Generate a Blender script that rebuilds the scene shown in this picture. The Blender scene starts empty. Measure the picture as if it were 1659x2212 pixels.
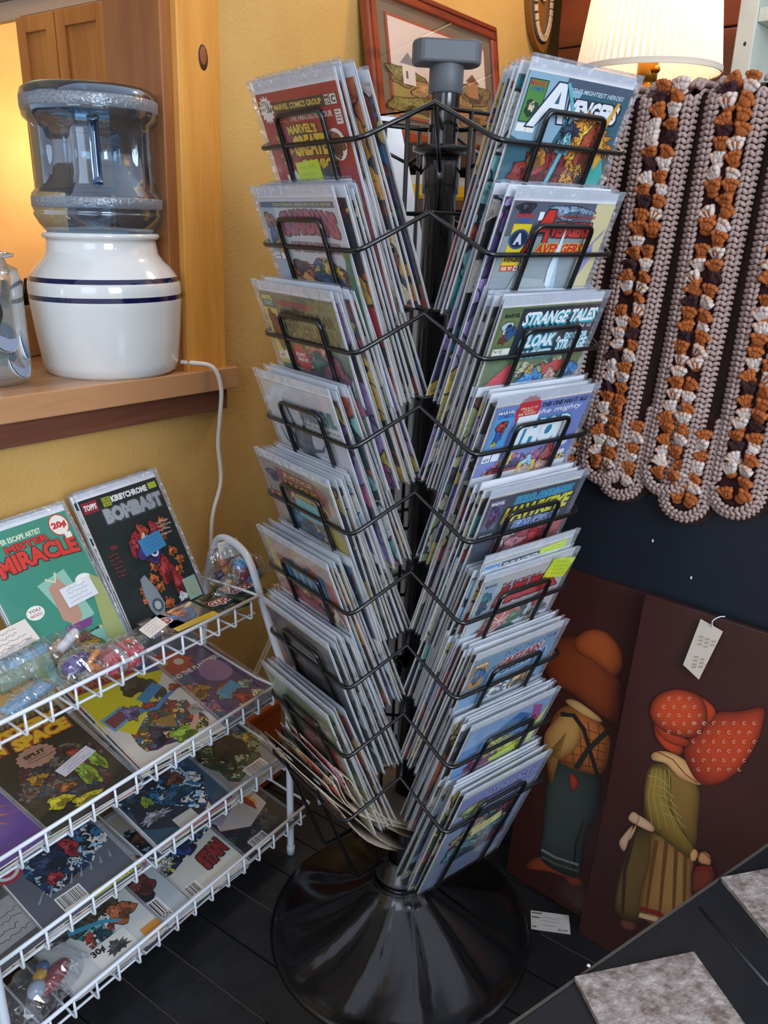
import bpy, bmesh, math, random
from math import sin, cos, pi, radians, sqrt, atan2
from mathutils import Vector, Matrix, noise

SC = bpy.context.scene
COL = SC.collection
random.seed(7)
V = Vector

# ------------------------------------------------------------------ camera
IMG_W, IMG_H = 1659, 2212
FPX = 1741.5
PITCH, ROLL, HC = .3449, -.0254, 1.235
cp, sp = cos(PITCH), sin(PITCH)
FW = V((0, cp, -sp)); U0 = V((0, sp, cp)); R0 = V((1, 0, 0))
RT = R0*cos(ROLL) - U0*sin(ROLL)
UP = U0*cos(ROLL) + R0*sin(ROLL)
CAM = V((0, 0, HC))
cam = bpy.data.cameras.new('camera')
cam.sensor_fit = 'HORIZONTAL'; cam.sensor_width = 36.0
cam.lens = 36.0*FPX/IMG_W
cam.clip_start = .01
cam_o = bpy.data.objects.new('camera', cam); COL.objects.link(cam_o)
m = Matrix.Identity(4)
for i in range(3):
    m[i][0] = RT[i]; m[i][1] = UP[i]; m[i][2] = -FW[i]; m[i][3] = CAM[i]
cam_o.matrix_world = m
SC.camera = cam_o

# ------------------------------------------------------------------ light
SC.view_settings.view_transform = 'Standard'
SC.view_settings.look = 'None'
SC.view_settings.gamma = 1
SC.view_settings.use_curve_mapping = False
SC.view_settings.exposure = 0.85
SC.cycles.transparent_max_bounces = 32
SC.cycles.max_bounces = 8

w = bpy.data.worlds.new('room_light'); SC.world = w
w.use_nodes = True
bg = w.node_tree.nodes['Background']
bg.inputs[0].default_value = (.78, .84, 1.0, 1)
bg.inputs[1].default_value = .55

def area(name, loc, target, sx, sy, power, color):
    l = bpy.data.lights.new(name, 'AREA'); l.shape = 'RECTANGLE'
    l.size = sx; l.size_y = sy; l.energy = power; l.color = color
    o = bpy.data.objects.new(name, l); COL.objects.link(o)
    o.location = loc
    o.rotation_euler = (V(target)-V(loc)).to_track_quat('-Z', 'Y').to_euler()
    return o
# shop windows behind and to the right of the photographer: cool daylight
area('window_light', (1.6, -1.5, 1.9), (0.1, 1.2, .8), 1.5, 1.5, 46, (.80, .89, 1.0))
area('window_light', (-.9, -1.9, 1.8), (-.3, 1.3, .8), 1.3, 1.5, 10, (.80, .89, 1.0))

def point(name, loc, power, color, rad=.04):
    l = bpy.data.lights.new(name, 'POINT'); l.energy = power; l.color = color; l.shadow_soft_size = rad
    o = bpy.data.objects.new(name, l); COL.objects.link(o); o.location = loc
    return o

# ------------------------------------------------------------------ frames
TH_L = radians(55.2)                    # left wall frame: x along wall, y into the wall
TH_R = radians(-41.24)                  # right furniture frame: x to the right, y away from viewer
def LF(al, m_, z=0):
    return V((cos(TH_L)*al - sin(TH_L)*m_, sin(TH_L)*al + cos(TH_L)*m_, z))
def RF(u, v, z=0):
    return V((cos(TH_R)*u - sin(TH_R)*v, sin(TH_R)*u + cos(TH_R)*v, z))
def pix_ray(x, y): return FW + RT*((x-IMG_W/2)/FPX) - UP*((y-IMG_H/2)/FPX)
def on_plane(x, y, p0, n):
    d = pix_ray(x, y); n = V(n)
    return CAM + d*((V(p0)-CAM).dot(n)/d.dot(n))

# ------------------------------------------------------------------ colour
def lin(h, a=1.0):
    if isinstance(h, str):
        h = h.lstrip('#'); h = ''.join(q*2 for q in h) if len(h) == 3 else h; c = [int(h[i:i+2], 16)/255 for i in (0, 2, 4)]
    else:
        c = list(h[:3])
    return tuple((x/12.92 if x <= .04045 else ((x+.055)/1.055)**2.4) for x in c) + (a,)

MATS = {}
def nodes_of(m_): return m_.node_tree.nodes, m_.node_tree.links
def setin(b, k, v):
    if k in b.inputs: b.inputs[k].default_value = v
def mat(name, color, rough=.5, metal=0, coat=0, var=0, scale=40, bump=0, bscale=200, spec=None, emit=None, coord='Object', stretch=None, color2=None, detail=3):
    if name in MATS: return MATS[name]
    m_ = bpy.data.materials.new(name); m_.use_nodes = True
    N, L = nodes_of(m_); b = N['Principled BSDF']
    c = lin(color)
    setin(b, 'Base Color', c); setin(b, 'Roughness', rough); setin(b, 'Metallic', metal)
    setin(b, 'Coat Weight', coat); setin(b, 'Coat Roughness', .1)
    if spec is not None: setin(b, 'Specular IOR Level', spec)
    if emit: setin(b, 'Emission Color', lin(emit[0])); setin(b, 'Emission Strength', emit[1])
    if var or bump or color2:
        tc = N.new('ShaderNodeTexCoord'); mp = N.new('ShaderNodeMapping')
        L.new(tc.outputs[coord], mp.inputs[0])
        if stretch: mp.inputs['Scale'].default_value = stretch
    if var or color2:
        nz = N.new('ShaderNodeTexNoise'); nz.inputs['Scale'].default_value = scale; nz.inputs['Detail'].default_value = detail
        L.new(mp.outputs[0], nz.inputs['Vector'])
        cr = N.new('ShaderNodeValToRGB')
        c2 = lin(color2) if color2 else tuple(x*(1-var) for x in c[:3])+(1,)
        cr.color_ramp.elements[0].position = .32; cr.color_ramp.elements[1].position = .68
        cr.color_ramp.elements[0].color = c2
        cr.color_ramp.elements[1].color = c
        L.new(nz.outputs['Fac'], cr.inputs[0]); L.new(cr.outputs[0], b.inputs['Base Color'])
    if bump:
        n2 = N.new('ShaderNodeTexNoise'); n2.inputs['Scale'].default_value = bscale; n2.inputs['Detail'].default_value = 2
        L.new(mp.outputs[0], n2.inputs['Vector'])
        bp = N.new('ShaderNodeBump'); bp.inputs['Strength'].default_value = bump; bp.inputs['Distance'].default_value = .002
        L.new(n2.outputs['Fac'], bp.inputs['Height']); L.new(bp.outputs[0], b.inputs['Normal'])
    MATS[name] = m_
    return m_

def wood(name, c1, c2, rough=.4, axis='Z', scale=9, knots=0, coat=.2, rings=2.2):
    if name in MATS: return MATS[name]
    m_ = bpy.data.materials.new(name); m_.use_nodes = True
    N, L = nodes_of(m_); b = N['Principled BSDF']
    tc = N.new('ShaderNodeTexCoord'); mp = N.new('ShaderNodeMapping'); L.new(tc.outputs['Object'], mp.inputs[0])
    s = {'X': (.08, 1, 1), 'Y': (1, .08, 1), 'Z': (1, 1, .08)}[axis]
    mp.inputs['Scale'].default_value = s
    nz = N.new('ShaderNodeTexNoise'); nz.inputs['Scale'].default_value = scale; nz.inputs['Detail'].default_value = 3
    nz.inputs['Distortion'].default_value = .6
    L.new(mp.outputs[0], nz.inputs['Vector'])
    mu = N.new('ShaderNodeMath'); mu.operation = 'MULTIPLY'; mu.inputs[1].default_value = rings*6
    L.new(nz.outputs['Fac'], mu.inputs[0])
    fr = N.new('ShaderNodeMath'); fr.operation = 'SINE'; L.new(mu.outputs[0], fr.inputs[0])
    mr = N.new('ShaderNodeMapRange'); mr.inputs[1].default_value = -1; L.new(fr.outputs[0], mr.inputs[0])
    fine = N.new('ShaderNodeTexNoise'); fine.inputs['Scale'].default_value = scale*22; fine.inputs['Detail'].default_value = 2
    L.new(mp.outputs[0], fine.inputs['Vector'])
    ad = N.new('ShaderNodeMath'); ad.operation = 'MULTIPLY_ADD'; ad.inputs[1].default_value = .45
    L.new(fine.outputs['Fac'], ad.inputs[0])
    m3 = N.new('ShaderNodeMath'); m3.operation = 'MULTIPLY'; m3.inputs[1].default_value = .55; L.new(mr.outputs[0], m3.inputs[0])
    L.new(m3.outputs[0], ad.inputs[2])
    cr = N.new('ShaderNodeValToRGB'); cr.color_ramp.elements[0].color = lin(c2); cr.color_ramp.elements[1].color = lin(c1)
    cr.color_ramp.elements[0].position = .1; cr.color_ramp.elements[1].position = .75
    L.new(ad.outputs[0], cr.inputs[0])
    L.new(cr.outputs[0], b.inputs['Base Color'])
    setin(b, 'Roughness', rough); setin(b, 'Coat Weight', coat); setin(b, 'Coat Roughness', .25)
    MATS[name] = m_
    return m_

def clear(name, tint='#ffffff', gloss=.10, rough=.08, haze=0.0, hazecol='#dde6ee', bump=0, bs=120):
    """thin clear film: see-through with a sheen"""
    if name in MATS: return MATS[name]
    m_ = bpy.data.materials.new(name); m_.use_nodes = True
    N, L = nodes_of(m_); N.remove(N['Principled BSDF']); out = N['Material Output']
    tr = N.new('ShaderNodeBsdfTransparent'); tr.inputs[0].default_value = lin(tint)
    gl = N.new('ShaderNodeBsdfGlossy'); gl.inputs['Roughness'].default_value = rough; gl.inputs[0].default_value = (1, 1, 1, 1)
    fr = N.new('ShaderNodeLayerWeight'); fr.inputs['Blend'].default_value = .25
    ma = N.new('ShaderNodeMath'); ma.operation = 'MULTIPLY_ADD'; ma.inputs[1].default_value = .45; ma.inputs[2].default_value = gloss*.5
    L.new(fr.outputs['Facing'], ma.inputs[0])
    mx = N.new('ShaderNodeMixShader'); L.new(ma.outputs[0], mx.inputs[0]); L.new(tr.outputs[0], mx.inputs[1]); L.new(gl.outputs[0], mx.inputs[2])
    last = mx
    if bump:
        tc = N.new('ShaderNodeTexCoord'); nz = N.new('ShaderNodeTexNoise'); nz.inputs['Scale'].default_value = bs; nz.inputs['Detail'].default_value = 1
        L.new(tc.outputs['Object'], nz.inputs['Vector']); bp = N.new('ShaderNodeBump'); bp.inputs['Strength'].default_value = bump; bp.inputs['Distance'].default_value = .004
        L.new(nz.outputs['Fac'], bp.inputs['Height']); L.new(bp.outputs[0], gl.inputs['Normal'])
    if haze:
        df = N.new('ShaderNodeBsdfDiffuse'); df.inputs[0].default_value = lin(hazecol)
        m2 = N.new('ShaderNodeMixShader'); m2.inputs[0].default_value = haze
        L.new(mx.outputs[0], m2.inputs[1]); L.new(df.outputs[0], m2.inputs[2]); last = m2
    L.new(last.outputs[0], out.inputs['Surface'])
    MATS[name] = m_
    return m_

def print_mat(name='print', rough=.35, coat=.3, gamma=1.0):
    """printed paper: colour from the mesh's own 'Col' attribute"""
    if name in MATS: return MATS[name]
    m_ = bpy.data.materials.new(name); m_.use_nodes = True
    N, L = nodes_of(m_); b = N['Principled BSDF']
    at = N.new('ShaderNodeAttribute'); at.attribute_name = 'Col'
    L.new(at.outputs['Color'], b.inputs['Base Color'])
    setin(b, 'Roughness', rough); setin(b, 'Coat Weight', coat); setin(b, 'Coat Roughness', .12)
    MATS[name] = m_
    return m_

def ink_mat():
    """printed drawing: attribute colour broken by black brush hatching"""
    if 'print_ink' in MATS: return MATS['print_ink']
    m_ = print_mat('print_ink'); N, L = nodes_of(m_); b = N['Principled BSDF']; at = [x for x in N if x.bl_idname == 'ShaderNodeAttribute'][0]
    tc = N.new('ShaderNodeTexCoord'); n3 = N.new('ShaderNodeTexNoise'); n3.inputs['Scale'].default_value = 130; n3.inputs['Detail'].default_value = 2.5; n3.inputs['Distortion'].default_value = 2.2
    L.new(tc.outputs['Object'], n3.inputs['Vector'])
    c3 = N.new('ShaderNodeValToRGB'); c3.color_ramp.interpolation = 'LINEAR'
    e = c3.color_ramp.elements; e[0].position = .40; e[0].color = (.12, .12, .15, 1); e[1].position = .44; e[1].color = (.85, .85, .85, 1)
    e2 = e.new(.60); e2.color = (.9, .9, .9, 1); e3 = e.new(.63); e3.color = (1.25, 1.25, 1.25, 1)
    L.new(n3.outputs['Fac'], c3.inputs[0])
    mm = N.new('ShaderNodeMix'); mm.data_type = 'RGBA'; mm.blend_type = 'MULTIPLY'; mm.inputs[0].default_value = 1.0
    L.new(at.outputs['Color'], mm.inputs[6]); L.new(c3.outputs[0], mm.inputs[7]); L.new(mm.outputs[2], b.inputs['Base Color'])
    return m_

def art_mat(name, cols, scale=28, ink='#101014', rough=.35, coat=.3, line=.05, coord='Object', warp=.06):
    """printed comic-style artwork: irregular flat colour shapes with ink outlines"""
    if name in MATS: return MATS[name]
    m_ = bpy.data.materials.new(name); m_.use_nodes = True
    N, L = nodes_of(m_); b = N['Principled BSDF']
    tc = N.new('ShaderNodeTexCoord'); mp = N.new('ShaderNodeMapping'); L.new(tc.outputs[coord], mp.inputs[0])
    oi = N.new('ShaderNodeObjectInfo')
    ml = N.new('ShaderNodeVectorMath'); ml.operation = 'SCALE'; ml.inputs[3].default_value = 7.0
    cx = N.new('ShaderNodeCombineXYZ'); L.new(oi.outputs['Random'], cx.inputs[0]); L.new(oi.outputs['Random'], cx.inputs[1])
    L.new(cx.outputs[0], ml.inputs[0]); L.new(ml.outputs[0], mp.inputs['Location'])
    wn = N.new('ShaderNodeTexNoise'); wn.inputs['Scale'].default_value = scale*.9; wn.inputs['Detail'].default_value = 2
    L.new(mp.outputs[0], wn.inputs['Vector'])
    ws = N.new('ShaderNodeVectorMath'); ws.operation = 'SCALE'; ws.inputs[3].default_value = warp
    L.new(wn.outputs['Color'], ws.inputs[0])
    wa = N.new('ShaderNodeVectorMath'); wa.operation = 'ADD'; L.new(mp.outputs[0], wa.inputs[0]); L.new(ws.outputs[0], wa.inputs[1])
    v1 = N.new('ShaderNodeTexVoronoi'); v1.inputs['Scale'].default_value = scale; L.new(wa.outputs[0], v1.inputs['Vector'])
    v2 = N.new('ShaderNodeTexVoronoi'); v2.feature = 'DISTANCE_TO_EDGE'; v2.inputs['Scale'].default_value = scale; L.new(wa.outputs[0], v2.inputs['Vector'])
    sx = N.new('ShaderNodeSeparateColor'); L.new(v1.outputs['Color'], sx.inputs[0])
    cr = N.new('ShaderNodeValToRGB'); cr.color_ramp.interpolation = 'CONSTANT'
    els = cr.color_ramp.elements
    n = len(cols)
    els[0].color = lin(cols[0]); els[1].position = 1/n; els[1].color = lin(cols[1 % n])
    for i in range(2, n):
        e = els.new(i/n); e.color = lin(cols[i])
    L.new(sx.outputs[0], cr.inputs[0])
    # shading strokes inside the shapes
    n3 = N.new('ShaderNodeTexNoise'); n3.inputs['Scale'].default_value = scale*5; n3.inputs['Detail'].default_value = 2; n3.inputs['Distortion'].default_value = 1.5
    L.new(wa.outputs[0], n3.inputs['Vector'])
    c3 = N.new('ShaderNodeValToRGB'); c3.color_ramp.interpolation = 'CONSTANT'
    c3.color_ramp.elements[0].color = (.25, .25, .28, 1); c3.color_ramp.elements[1].color = (1, 1, 1, 1); c3.color_ramp.elements[1].position = .42
    L.new(n3.outputs['Fac'], c3.inputs[0])
    mm = N.new('ShaderNodeMix'); mm.data_type = 'RGBA'; mm.blend_type = 'MULTIPLY'; mm.inputs[0].default_value = .75
    L.new(cr.outputs[0], mm.inputs[6]); L.new(c3.outputs[0], mm.inputs[7])
    lt = N.new('ShaderNodeMath'); lt.operation = 'LESS_THAN'; lt.inputs[1].default_value = line
    L.new(v2.outputs['Distance'], lt.inputs[0])
    mi = N.new('ShaderNodeMix'); mi.data_type = 'RGBA'; L.new(lt.outputs[0], mi.inputs[0])
    L.new(mm.outputs[2], mi.inputs[6]); mi.inputs[7].default_value = lin(ink)
    L.new(mi.outputs[2], b.inputs['Base Color'])
    setin(b, 'Roughness', rough); setin(b, 'Coat Weight', coat); setin(b, 'Coat Roughness', .12)
    MATS[name] = m_
    return m_

# ------------------------------------------------------------------ mesh building
class MB:
    def __init__(s): s.v = []; s.f = []; s.c = []; s.mi = []; s.sm = []
    def add(s, vs, fs, col=(1, 1, 1, 1), mi=0, smooth=False):
        o = len(s.v); s.v += [tuple(p) for p in vs]
        for f in fs:
            s.f.append(tuple(i+o for i in f)); s.c.append(col); s.mi.append(mi); s.sm.append(smooth)
        return s
    def box(s, x0, y0, z0, x1, y1, z1, **k):
        vs = [(x, y, z) for z in (z0, z1) for y in (y0, y1) for x in (x0, x1)]
        return s.add(vs, [(0, 2, 3, 1), (4, 5, 7, 6), (0, 1, 5, 4), (2, 6, 7, 3), (0, 4, 6, 2), (1, 3, 7, 5)], **k)
    def hexa(s, pts, **k):  # pts: 4 bottom ccw, 4 top
        return s.add(pts, [(3, 2, 1, 0), (4, 5, 6, 7), (0, 1, 5, 4), (1, 2, 6, 5), (2, 3, 7, 6), (3, 0, 4, 7)], **k)
    def poly(s, pts, z=0, **k):
        return s.add([(p[0], p[1], z) for p in pts], [tuple(range(len(pts)))], **k)
    def tube(s, pts, r, n=6, closed=False, cap=True, **k):
        k.setdefault('smooth', True)
        pts = [V(p) for p in pts]; m_ = len(pts); rings = []
        prev = None
        for i, p in enumerate(pts):
            a = pts[(i-1) % m_] if (closed or i > 0) else p
            b = pts[(i+1) % m_] if (closed or i < m_-1) else p
            t = (b-a).normalized() if (b-a).length > 1e-9 else V((0, 0, 1))
            if prev is None:
                ref = V((0, 0, 1)) if abs(t.z) < .9 else V((1, 0, 0))
                x = t.cross(ref).normalized()
            else:
                x = (prev - t*prev.dot(t))
                x = x.normalized() if x.length > 1e-6 else t.orthogonal().normalized()
            prev = x; y = t.cross(x)
            rr = r[i] if isinstance(r, (list, tuple)) else r
            rings.append([p + (x*cos(2*pi*j/n) + y*sin(2*pi*j/n))*rr for j in range(n)])
        vs = [q for ring in rings for q in ring]; fs = []
        for i in range(m_ if closed else m_-1):
            a = i*n; b = ((i+1) % m_)*n
            for j in range(n):
                fs.append((a+j, a+(j+1) % n, b+(j+1) % n, b+j))
        if cap and not closed:
            fs.append(tuple(range(n-1, -1, -1))); fs.append(tuple((m_-1)*n+j for j in range(n)))
        return s.add(vs, fs, **k)
    def lathe(s, prof, n=32, rfun=None, cap=True, **k):
        k.setdefault('smooth', True)
        vs = []; fs = []
        for (r, z) in prof:
            for j in range(n):
                a = 2*pi*j/n; rr = r if rfun is None else rfun(r, z, a)
                vs.append((rr*cos(a), rr*sin(a), z))
        for i in range(len(prof)-1):
            for j in range(n):
                fs.append((i*n+j, i*n+(j+1) % n, (i+1)*n+(j+1) % n, (i+1)*n+j))
        if cap:
            fs.append(tuple(range(n-1, -1, -1))); fs.append(tuple((len(prof)-1)*n+j for j in range(n)))
        return s.add(vs, fs, **k)
    def ball(s, c, rx, ry=None, rz=None, rot=None, seg=8, rings=5, **k):
        k.setdefault('smooth', True)
        ry = ry or rx; rz = rz or rx
        vs = [V((0, 0, -rz))]; fs = []
        for i in range(1, rings):
            ph = -pi/2 + pi*i/rings
            for j in range(seg):
                a = 2*pi*j/seg; vs.append(V((rx*cos(ph)*cos(a), ry*cos(ph)*sin(a), rz*sin(ph))))
        vs.append(V((0, 0, rz))); last = len(vs)-1
        for j in range(seg): fs.append((0, 1+(j+1) % seg, 1+j))
        for i in range(rings-2):
            for j in range(seg):
                a = 1+i*seg; b = a+seg
                fs.append((a+j, a+(j+1) % seg, b+(j+1) % seg, b+j))
        a = 1+(rings-2)*seg
        for j in range(seg): fs.append((a+j, a+(j+1) % seg, last))
        if rot: vs = [rot @ p for p in vs]
        return s.add([p+V(c) for p in vs], fs, **k)
    def xf(s, fn):
        s.v = [tuple(fn(V(p))) for p in s.v]; return s
    def mesh(s, name, mats):
        me = bpy.data.meshes.new(name); me.from_pydata(s.v, [], s.f)
        for m_ in (mats if isinstance(mats, (list, tuple)) else [mats]): me.materials.append(m_)
        me.polygons.foreach_set('material_index', s.mi)
        me.polygons.foreach_set('use_smooth', s.sm)
        if any(c != (1, 1, 1, 1) for c in s.c):
            at = me.color_attributes.new('Col', 'FLOAT_COLOR', 'CORNER')
            buf = []
            for f, c in zip(s.f, s.c):
                if isinstance(c, list):
                    for q in c: buf += list(q)
                else: buf += list(c)*len(f)
            at.data.foreach_set('color', buf)
        me.update()
        return me
    def build(s, name, mats, parent=None, loc=None, rot=None, bevel=0, seg=2, mtx=None):
        o = bpy.data.objects.new(name, s.mesh(name, mats)); COL.objects.link(o)
        if parent: o.parent = parent
        if loc is not None: o.location = loc
        if rot is not None: o.rotation_euler = rot
        if mtx is not None: o.matrix_local = mtx
        if bevel:
            b = o.modifiers.new('bevel', 'BEVEL'); b.width = bevel; b.segments = seg; b.limit_method = 'ANGLE'; b.angle_limit = radians(40)
        return o

def fillet(pts, r, k=4, closed=False):
    pts = [V(p) for p in pts]; n = len(pts); out = []
    for i, p in enumerate(pts):
        if not closed and i in (0, n-1): out.append(p); continue
        a = pts[(i-1) % n]; b = pts[(i+1) % n]
        da = (a-p); db = (b-p); q = min(r, da.length*.45, db.length*.45)
        A = p+da.normalized()*q; B = p+db.normalized()*q
        for j in range(k+1):
            t = j/k; out.append(A*(1-t)**2 + p*2*t*(1-t) + B*t*t)
    return out

def smooth_path(pts, k=6):
    pts = [V(p) for p in pts]; out = []
    for i in range(len(pts)-1):
        p0 = pts[max(i-1, 0)]; p1 = pts[i]; p2 = pts[i+1]; p3 = pts[min(i+2, len(pts)-1)]
        for j in range(k):
            t = j/k
            out.append(.5*((2*p1)+(p2-p0)*t+(2*p0-5*p1+4*p2-p3)*t*t+(3*p1-p0-3*p2+p3)*t**3))
    out.append(pts[-1]); return out

def tag(o, label=None, cat=None, group=None, kind=None):
    if label: o['label'] = label
    if cat: o['category'] = cat
    if group: o['group'] = group
    if kind: o['kind'] = kind
    return o
def thing(name, label, cat, loc=(0, 0, 0), rz=0, group=None, kind=None, mtx=None):
    o = bpy.data.objects.new(name, None); COL.objects.link(o); o.empty_display_size = .05
    o.location = loc; o.rotation_euler = (0, 0, rz)
    if mtx is not None: o.matrix_world = mtx
    return tag(o, label, cat, group, kind)

# ------------------------------------------------------------------ lettering (flat print)
_TX = {}
def glyphs(s, bold=.02, shear=0):
    key = (s, bold, shear)
    if key in _TX: return _TX[key]
    cu = bpy.data.curves.new('t', 'FONT'); cu.body = s; cu.size = 1; cu.offset = bold; cu.shear = shear
    cu.resolution_u = 2; cu.fill_mode = 'FRONT'; cu.space_character = 1.0
    o = bpy.data.objects.new('t', cu); COL.objects.link(o)
    dg = bpy.context.evaluated_depsgraph_get(); dg.update()
    me = bpy.data.meshes.new_from_object(o.evaluated_get(dg))
    vs = [(v.co.x, v.co.y) for v in me.vertices]; fs = [tuple(p.vertices) for p in me.polygons]
    bpy.data.objects.remove(o); bpy.data.curves.remove(cu); bpy.data.meshes.remove(me)
    if not vs: vs, fs = [(0, 0), (1, 0), (1, 1)], []
    x0 = min(p[0] for p in vs); x1 = max(p[0] for p in vs); y0 = min(p[1] for p in vs); y1 = max(p[1] for p in vs)
    dx = max(x1-x0, 1e-6); dy = max(y1-y0, 1e-6)
    r = ([((p[0]-x0)/dx, (p[1]-y0)/dy) for p in vs], fs)
    _TX[key] = r
    return r

class Art:
    """flat printed layers on a sheet; coordinates 0..1 across, 0..1 up; later layers lie on top"""
    def __init__(s, W, H, z=0, step=.00003, sq=1.0): s.W = W; s.H = H; s.mb = MB(); s.z = z; s.step = step; s.sq = sq; s.auto = None
    def _z(s): s.z += s.step; return s.z
    def poly(s, pts, col, mi=0):
        z = s._z(); s.mb.poly([((x-.5)*s.W, y*s.H) for x, y in pts], z, col=lin(col), mi=mi); return s
    def rect(s, x0, y0, x1, y1, col, mi=0):
        s.poly([(x0, y0), (x1, y0), (x1, y1), (x0, y1)], col, mi)
        if s.auto:      # a field of drawn artwork over the cover's ground colour
            (a0, b0, a1, b1), sd = s.auto; s.auto = None; r_ = random.Random(sd); n = 30; pts = []
            for i in range(n):
                t = 2*pi*i/n; k = 1+.16*sin(3*t+sd)+.10*sin(7*t+2*sd)+r_.uniform(-.08, .06)
                pts.append((min(1, max(0, (a0+a1)/2+(a1-a0)/2*k*cos(t))), min(.98, max(0, (b0+b1)/2+(b1-b0)/2*k*sin(t)))))
            s.poly(pts, '#ffffff', 1)
        return s
    def ell(s, cx, cy, rx, ry, col, n=18): return s.poly([(cx+rx*cos(2*pi*i/n), cy+ry*sin(2*pi*i/n)) for i in range(n)], col)
    def burst(s, cx, cy, r, col, n=11, inner=.72, asp=None):
        asp = asp or s.W/s.H/s.sq
        c = (cx, cy); z = s._z(); pts = []
        for i in range(2*n):
            q = r*(1 if i % 2 else inner); a = pi*i/n
            pts.append(((cx+q*cos(a)-.5)*s.W, (cy+q*sin(a)*asp)*s.H, z))
        pts.append(((cx-.5)*s.W, cy*s.H, z))
        s.mb.add(pts, [(2*n, i, (i+1) % (2*n)) for i in range(2*n)], col=lin(col)); return s
    def blob(s, cx, cy, rx, ry, col, seed=0, n=22, j=.35, spikes=0):
        """irregular inked shape: dark outline, flat colour, light and shade patches"""
        def ring(k_, c, dx=0, dy=0, mi=2):
            rnd = random.Random(seed); z = s._z(); ph = rnd.random()*6; pts = []
            for i in range(n):
                a = 2*pi*i/n
                k = 1 + j*(sin(a*3+ph)*.5+sin(a*5+ph*2)*.35+(rnd.random()-.5)*.5)
                if spikes and i % 2: k *= 1-spikes
                pts.append(((cx+dx+(rx*k*k_ + (.004 if k_ > 1 else 0))*cos(a)-.5)*s.W, (cy+dy+(ry*k*k_ + (.004 if k_ > 1 else 0))*sin(a))*s.H, z))
            pts.append(((cx+dx-.5)*s.W, (cy+dy)*s.H, z))
            s.mb.add(pts, [(n, i, (i+1) % n) for i in range(n)], col=c, mi=mi)
        c = lin(col); dk = tuple(x*.38 for x in c[:3])+(1,); lt = tuple(min(1, x*1.35+.03) for x in c[:3])+(1,)
        ink = (.006, .006, .008, 1)
        if max(rx, ry) > .045: ring(1.04, ink)
        ring(1, c)
        if max(rx, ry) > .06:
            rd = random.Random(seed+77)
            ring(.55, dk, rx*.25*(rd.random()-.2), -ry*.3)
            ring(.42, lt, -rx*.28, ry*.28)
        return s
    def stroke(s, pts, w0, w1, col):
        """tapered brush stroke"""
        pts = [V((x*s.W, y*s.H)) for x, y in pts]; n = len(pts); z = s._z(); Lp = []; Rp = []
        for i, p in enumerate(pts):
            t = pts[min(i+1, n-1)]-pts[max(i-1, 0)]
            t = t.normalized() if t.length > 1e-9 else V((1, 0)); q = V((-t.y, t.x)); w_ = (w0+(w1-w0)*i/(n-1))*s.W
            Lp.append(p+q*w_); Rp.append(p-q*w_)
        vs = [(p.x-.5*s.W, p.y, z) for p in Lp+Rp]
        s.mb.add(vs, [(i, i+n, i+n+1, i+1) for i in range(n-1)], col=lin(col)); return s
    def text(s, t, x0, y0, x1, y1, col, bold=.02, shear=0, out=None, ow=.006, arc=0, tilt=0, fn=None, sh=None):
        """letters fitted into the box; arc bends up, tilt raises the right end"""
        if out:
            for dx, dy in ((-1, -1), (1, -1), (-1, 1), (1, 1), (1.6, -1.6)) if sh is None else ((sh[0], sh[1]),):
                s._txt(t, x0+dx*ow, y0+dy*ow*.7, x1+dx*ow, y1+dy*ow*.7, out, bold, shear, arc, tilt, fn)
        s._txt(t, x0, y0, x1, y1, col, bold, shear, arc, tilt, fn); return s
    def _txt(s, t, x0, y0, x1, y1, col, bold, shear, arc, tilt, fn):
        z = s._z(); vs, fs = glyphs(t, bold, shear); P = []
        for (x, y) in vs:
            X = x0+(x1-x0)*x; k = 4*x*(1-x); Y = y0+(y1-y0)*y + arc*k + tilt*x
            if fn: X, Y = fn(X, Y)
            P.append(((X-.5)*s.W, Y*s.H, z))
        s.mb.add(P, fs, col=lin(col))
    def lines(s, x0, y0, x1, y1, n, col, w_=.35, seed=1, tilt=0):
        """handwriting: wavy pen lines"""
        rnd = random.Random(seed)
        for i in range(n):
            yy = y1-(i+.5)*(y1-y0)/n; hgt = (y1-y0)/n*w_
            a = x0+rnd.random()*.12*(x1-x0); b = x1-rnd.random()*.3*(x1-x0); k = 16
            s.stroke([(a+(b-a)*j/k, yy+hgt*(rnd.random()-.5)*1.5+tilt*(j/k)) for j in range(k+1)], .0035, .0035, col)
        return s
    def barcode(s, x0, y0, x1, y1, seed=0, vertical=False):
        s.rect(x0, y0, x1, y1, '#e8e6e0'); rnd = random.Random(seed); z = s._z(); t = .06
        while t < .93:
            w_ = rnd.choice((.015, .02, .035)); 
            if not vertical: a, b, c, d = x0+(x1-x0)*t, y0+(y1-y0)*.22, x0+(x1-x0)*(t+w_), y0+(y1-y0)*.92
            else: a, b, c, d = x0+(x1-x0)*.1, y0+(y1-y0)*t, x0+(x1-x0)*.8, y0+(y1-y0)*(t+w_)
            s.mb.poly([((a-.5)*s.W, b*s.H), ((c-.5)*s.W, b*s.H), ((c-.5)*s.W, d*s.H), ((a-.5)*s.W, d*s.H)], z, col=lin('#16161a'))
            t += w_+rnd.choice((.015, .02, .03))
        return s

# ================================================================== SETTING
M_FLOOR = mat('black_plank_paint', '#17181b', .42, coat=.15, color2='#222428', scale=14, bump=.35, bscale=90, detail=8)
M_GAP = mat('dark_gap', '#050506', .9)
M_WALL = mat('mustard_plaster', '#c7a05e', .62, color2='#bd9552', scale=5, bump=.5, bscale=170, spec=.3)
M_ORANGE = mat('orange_plaster', '#d89233', .6, color2='#cf892d', scale=4, bump=.3, bscale=150)
M_KIT = mat('kitchen_plaster', '#e3be8a', .7, color2='#dcb47c', scale=4, bump=.15, bscale=90)

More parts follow.
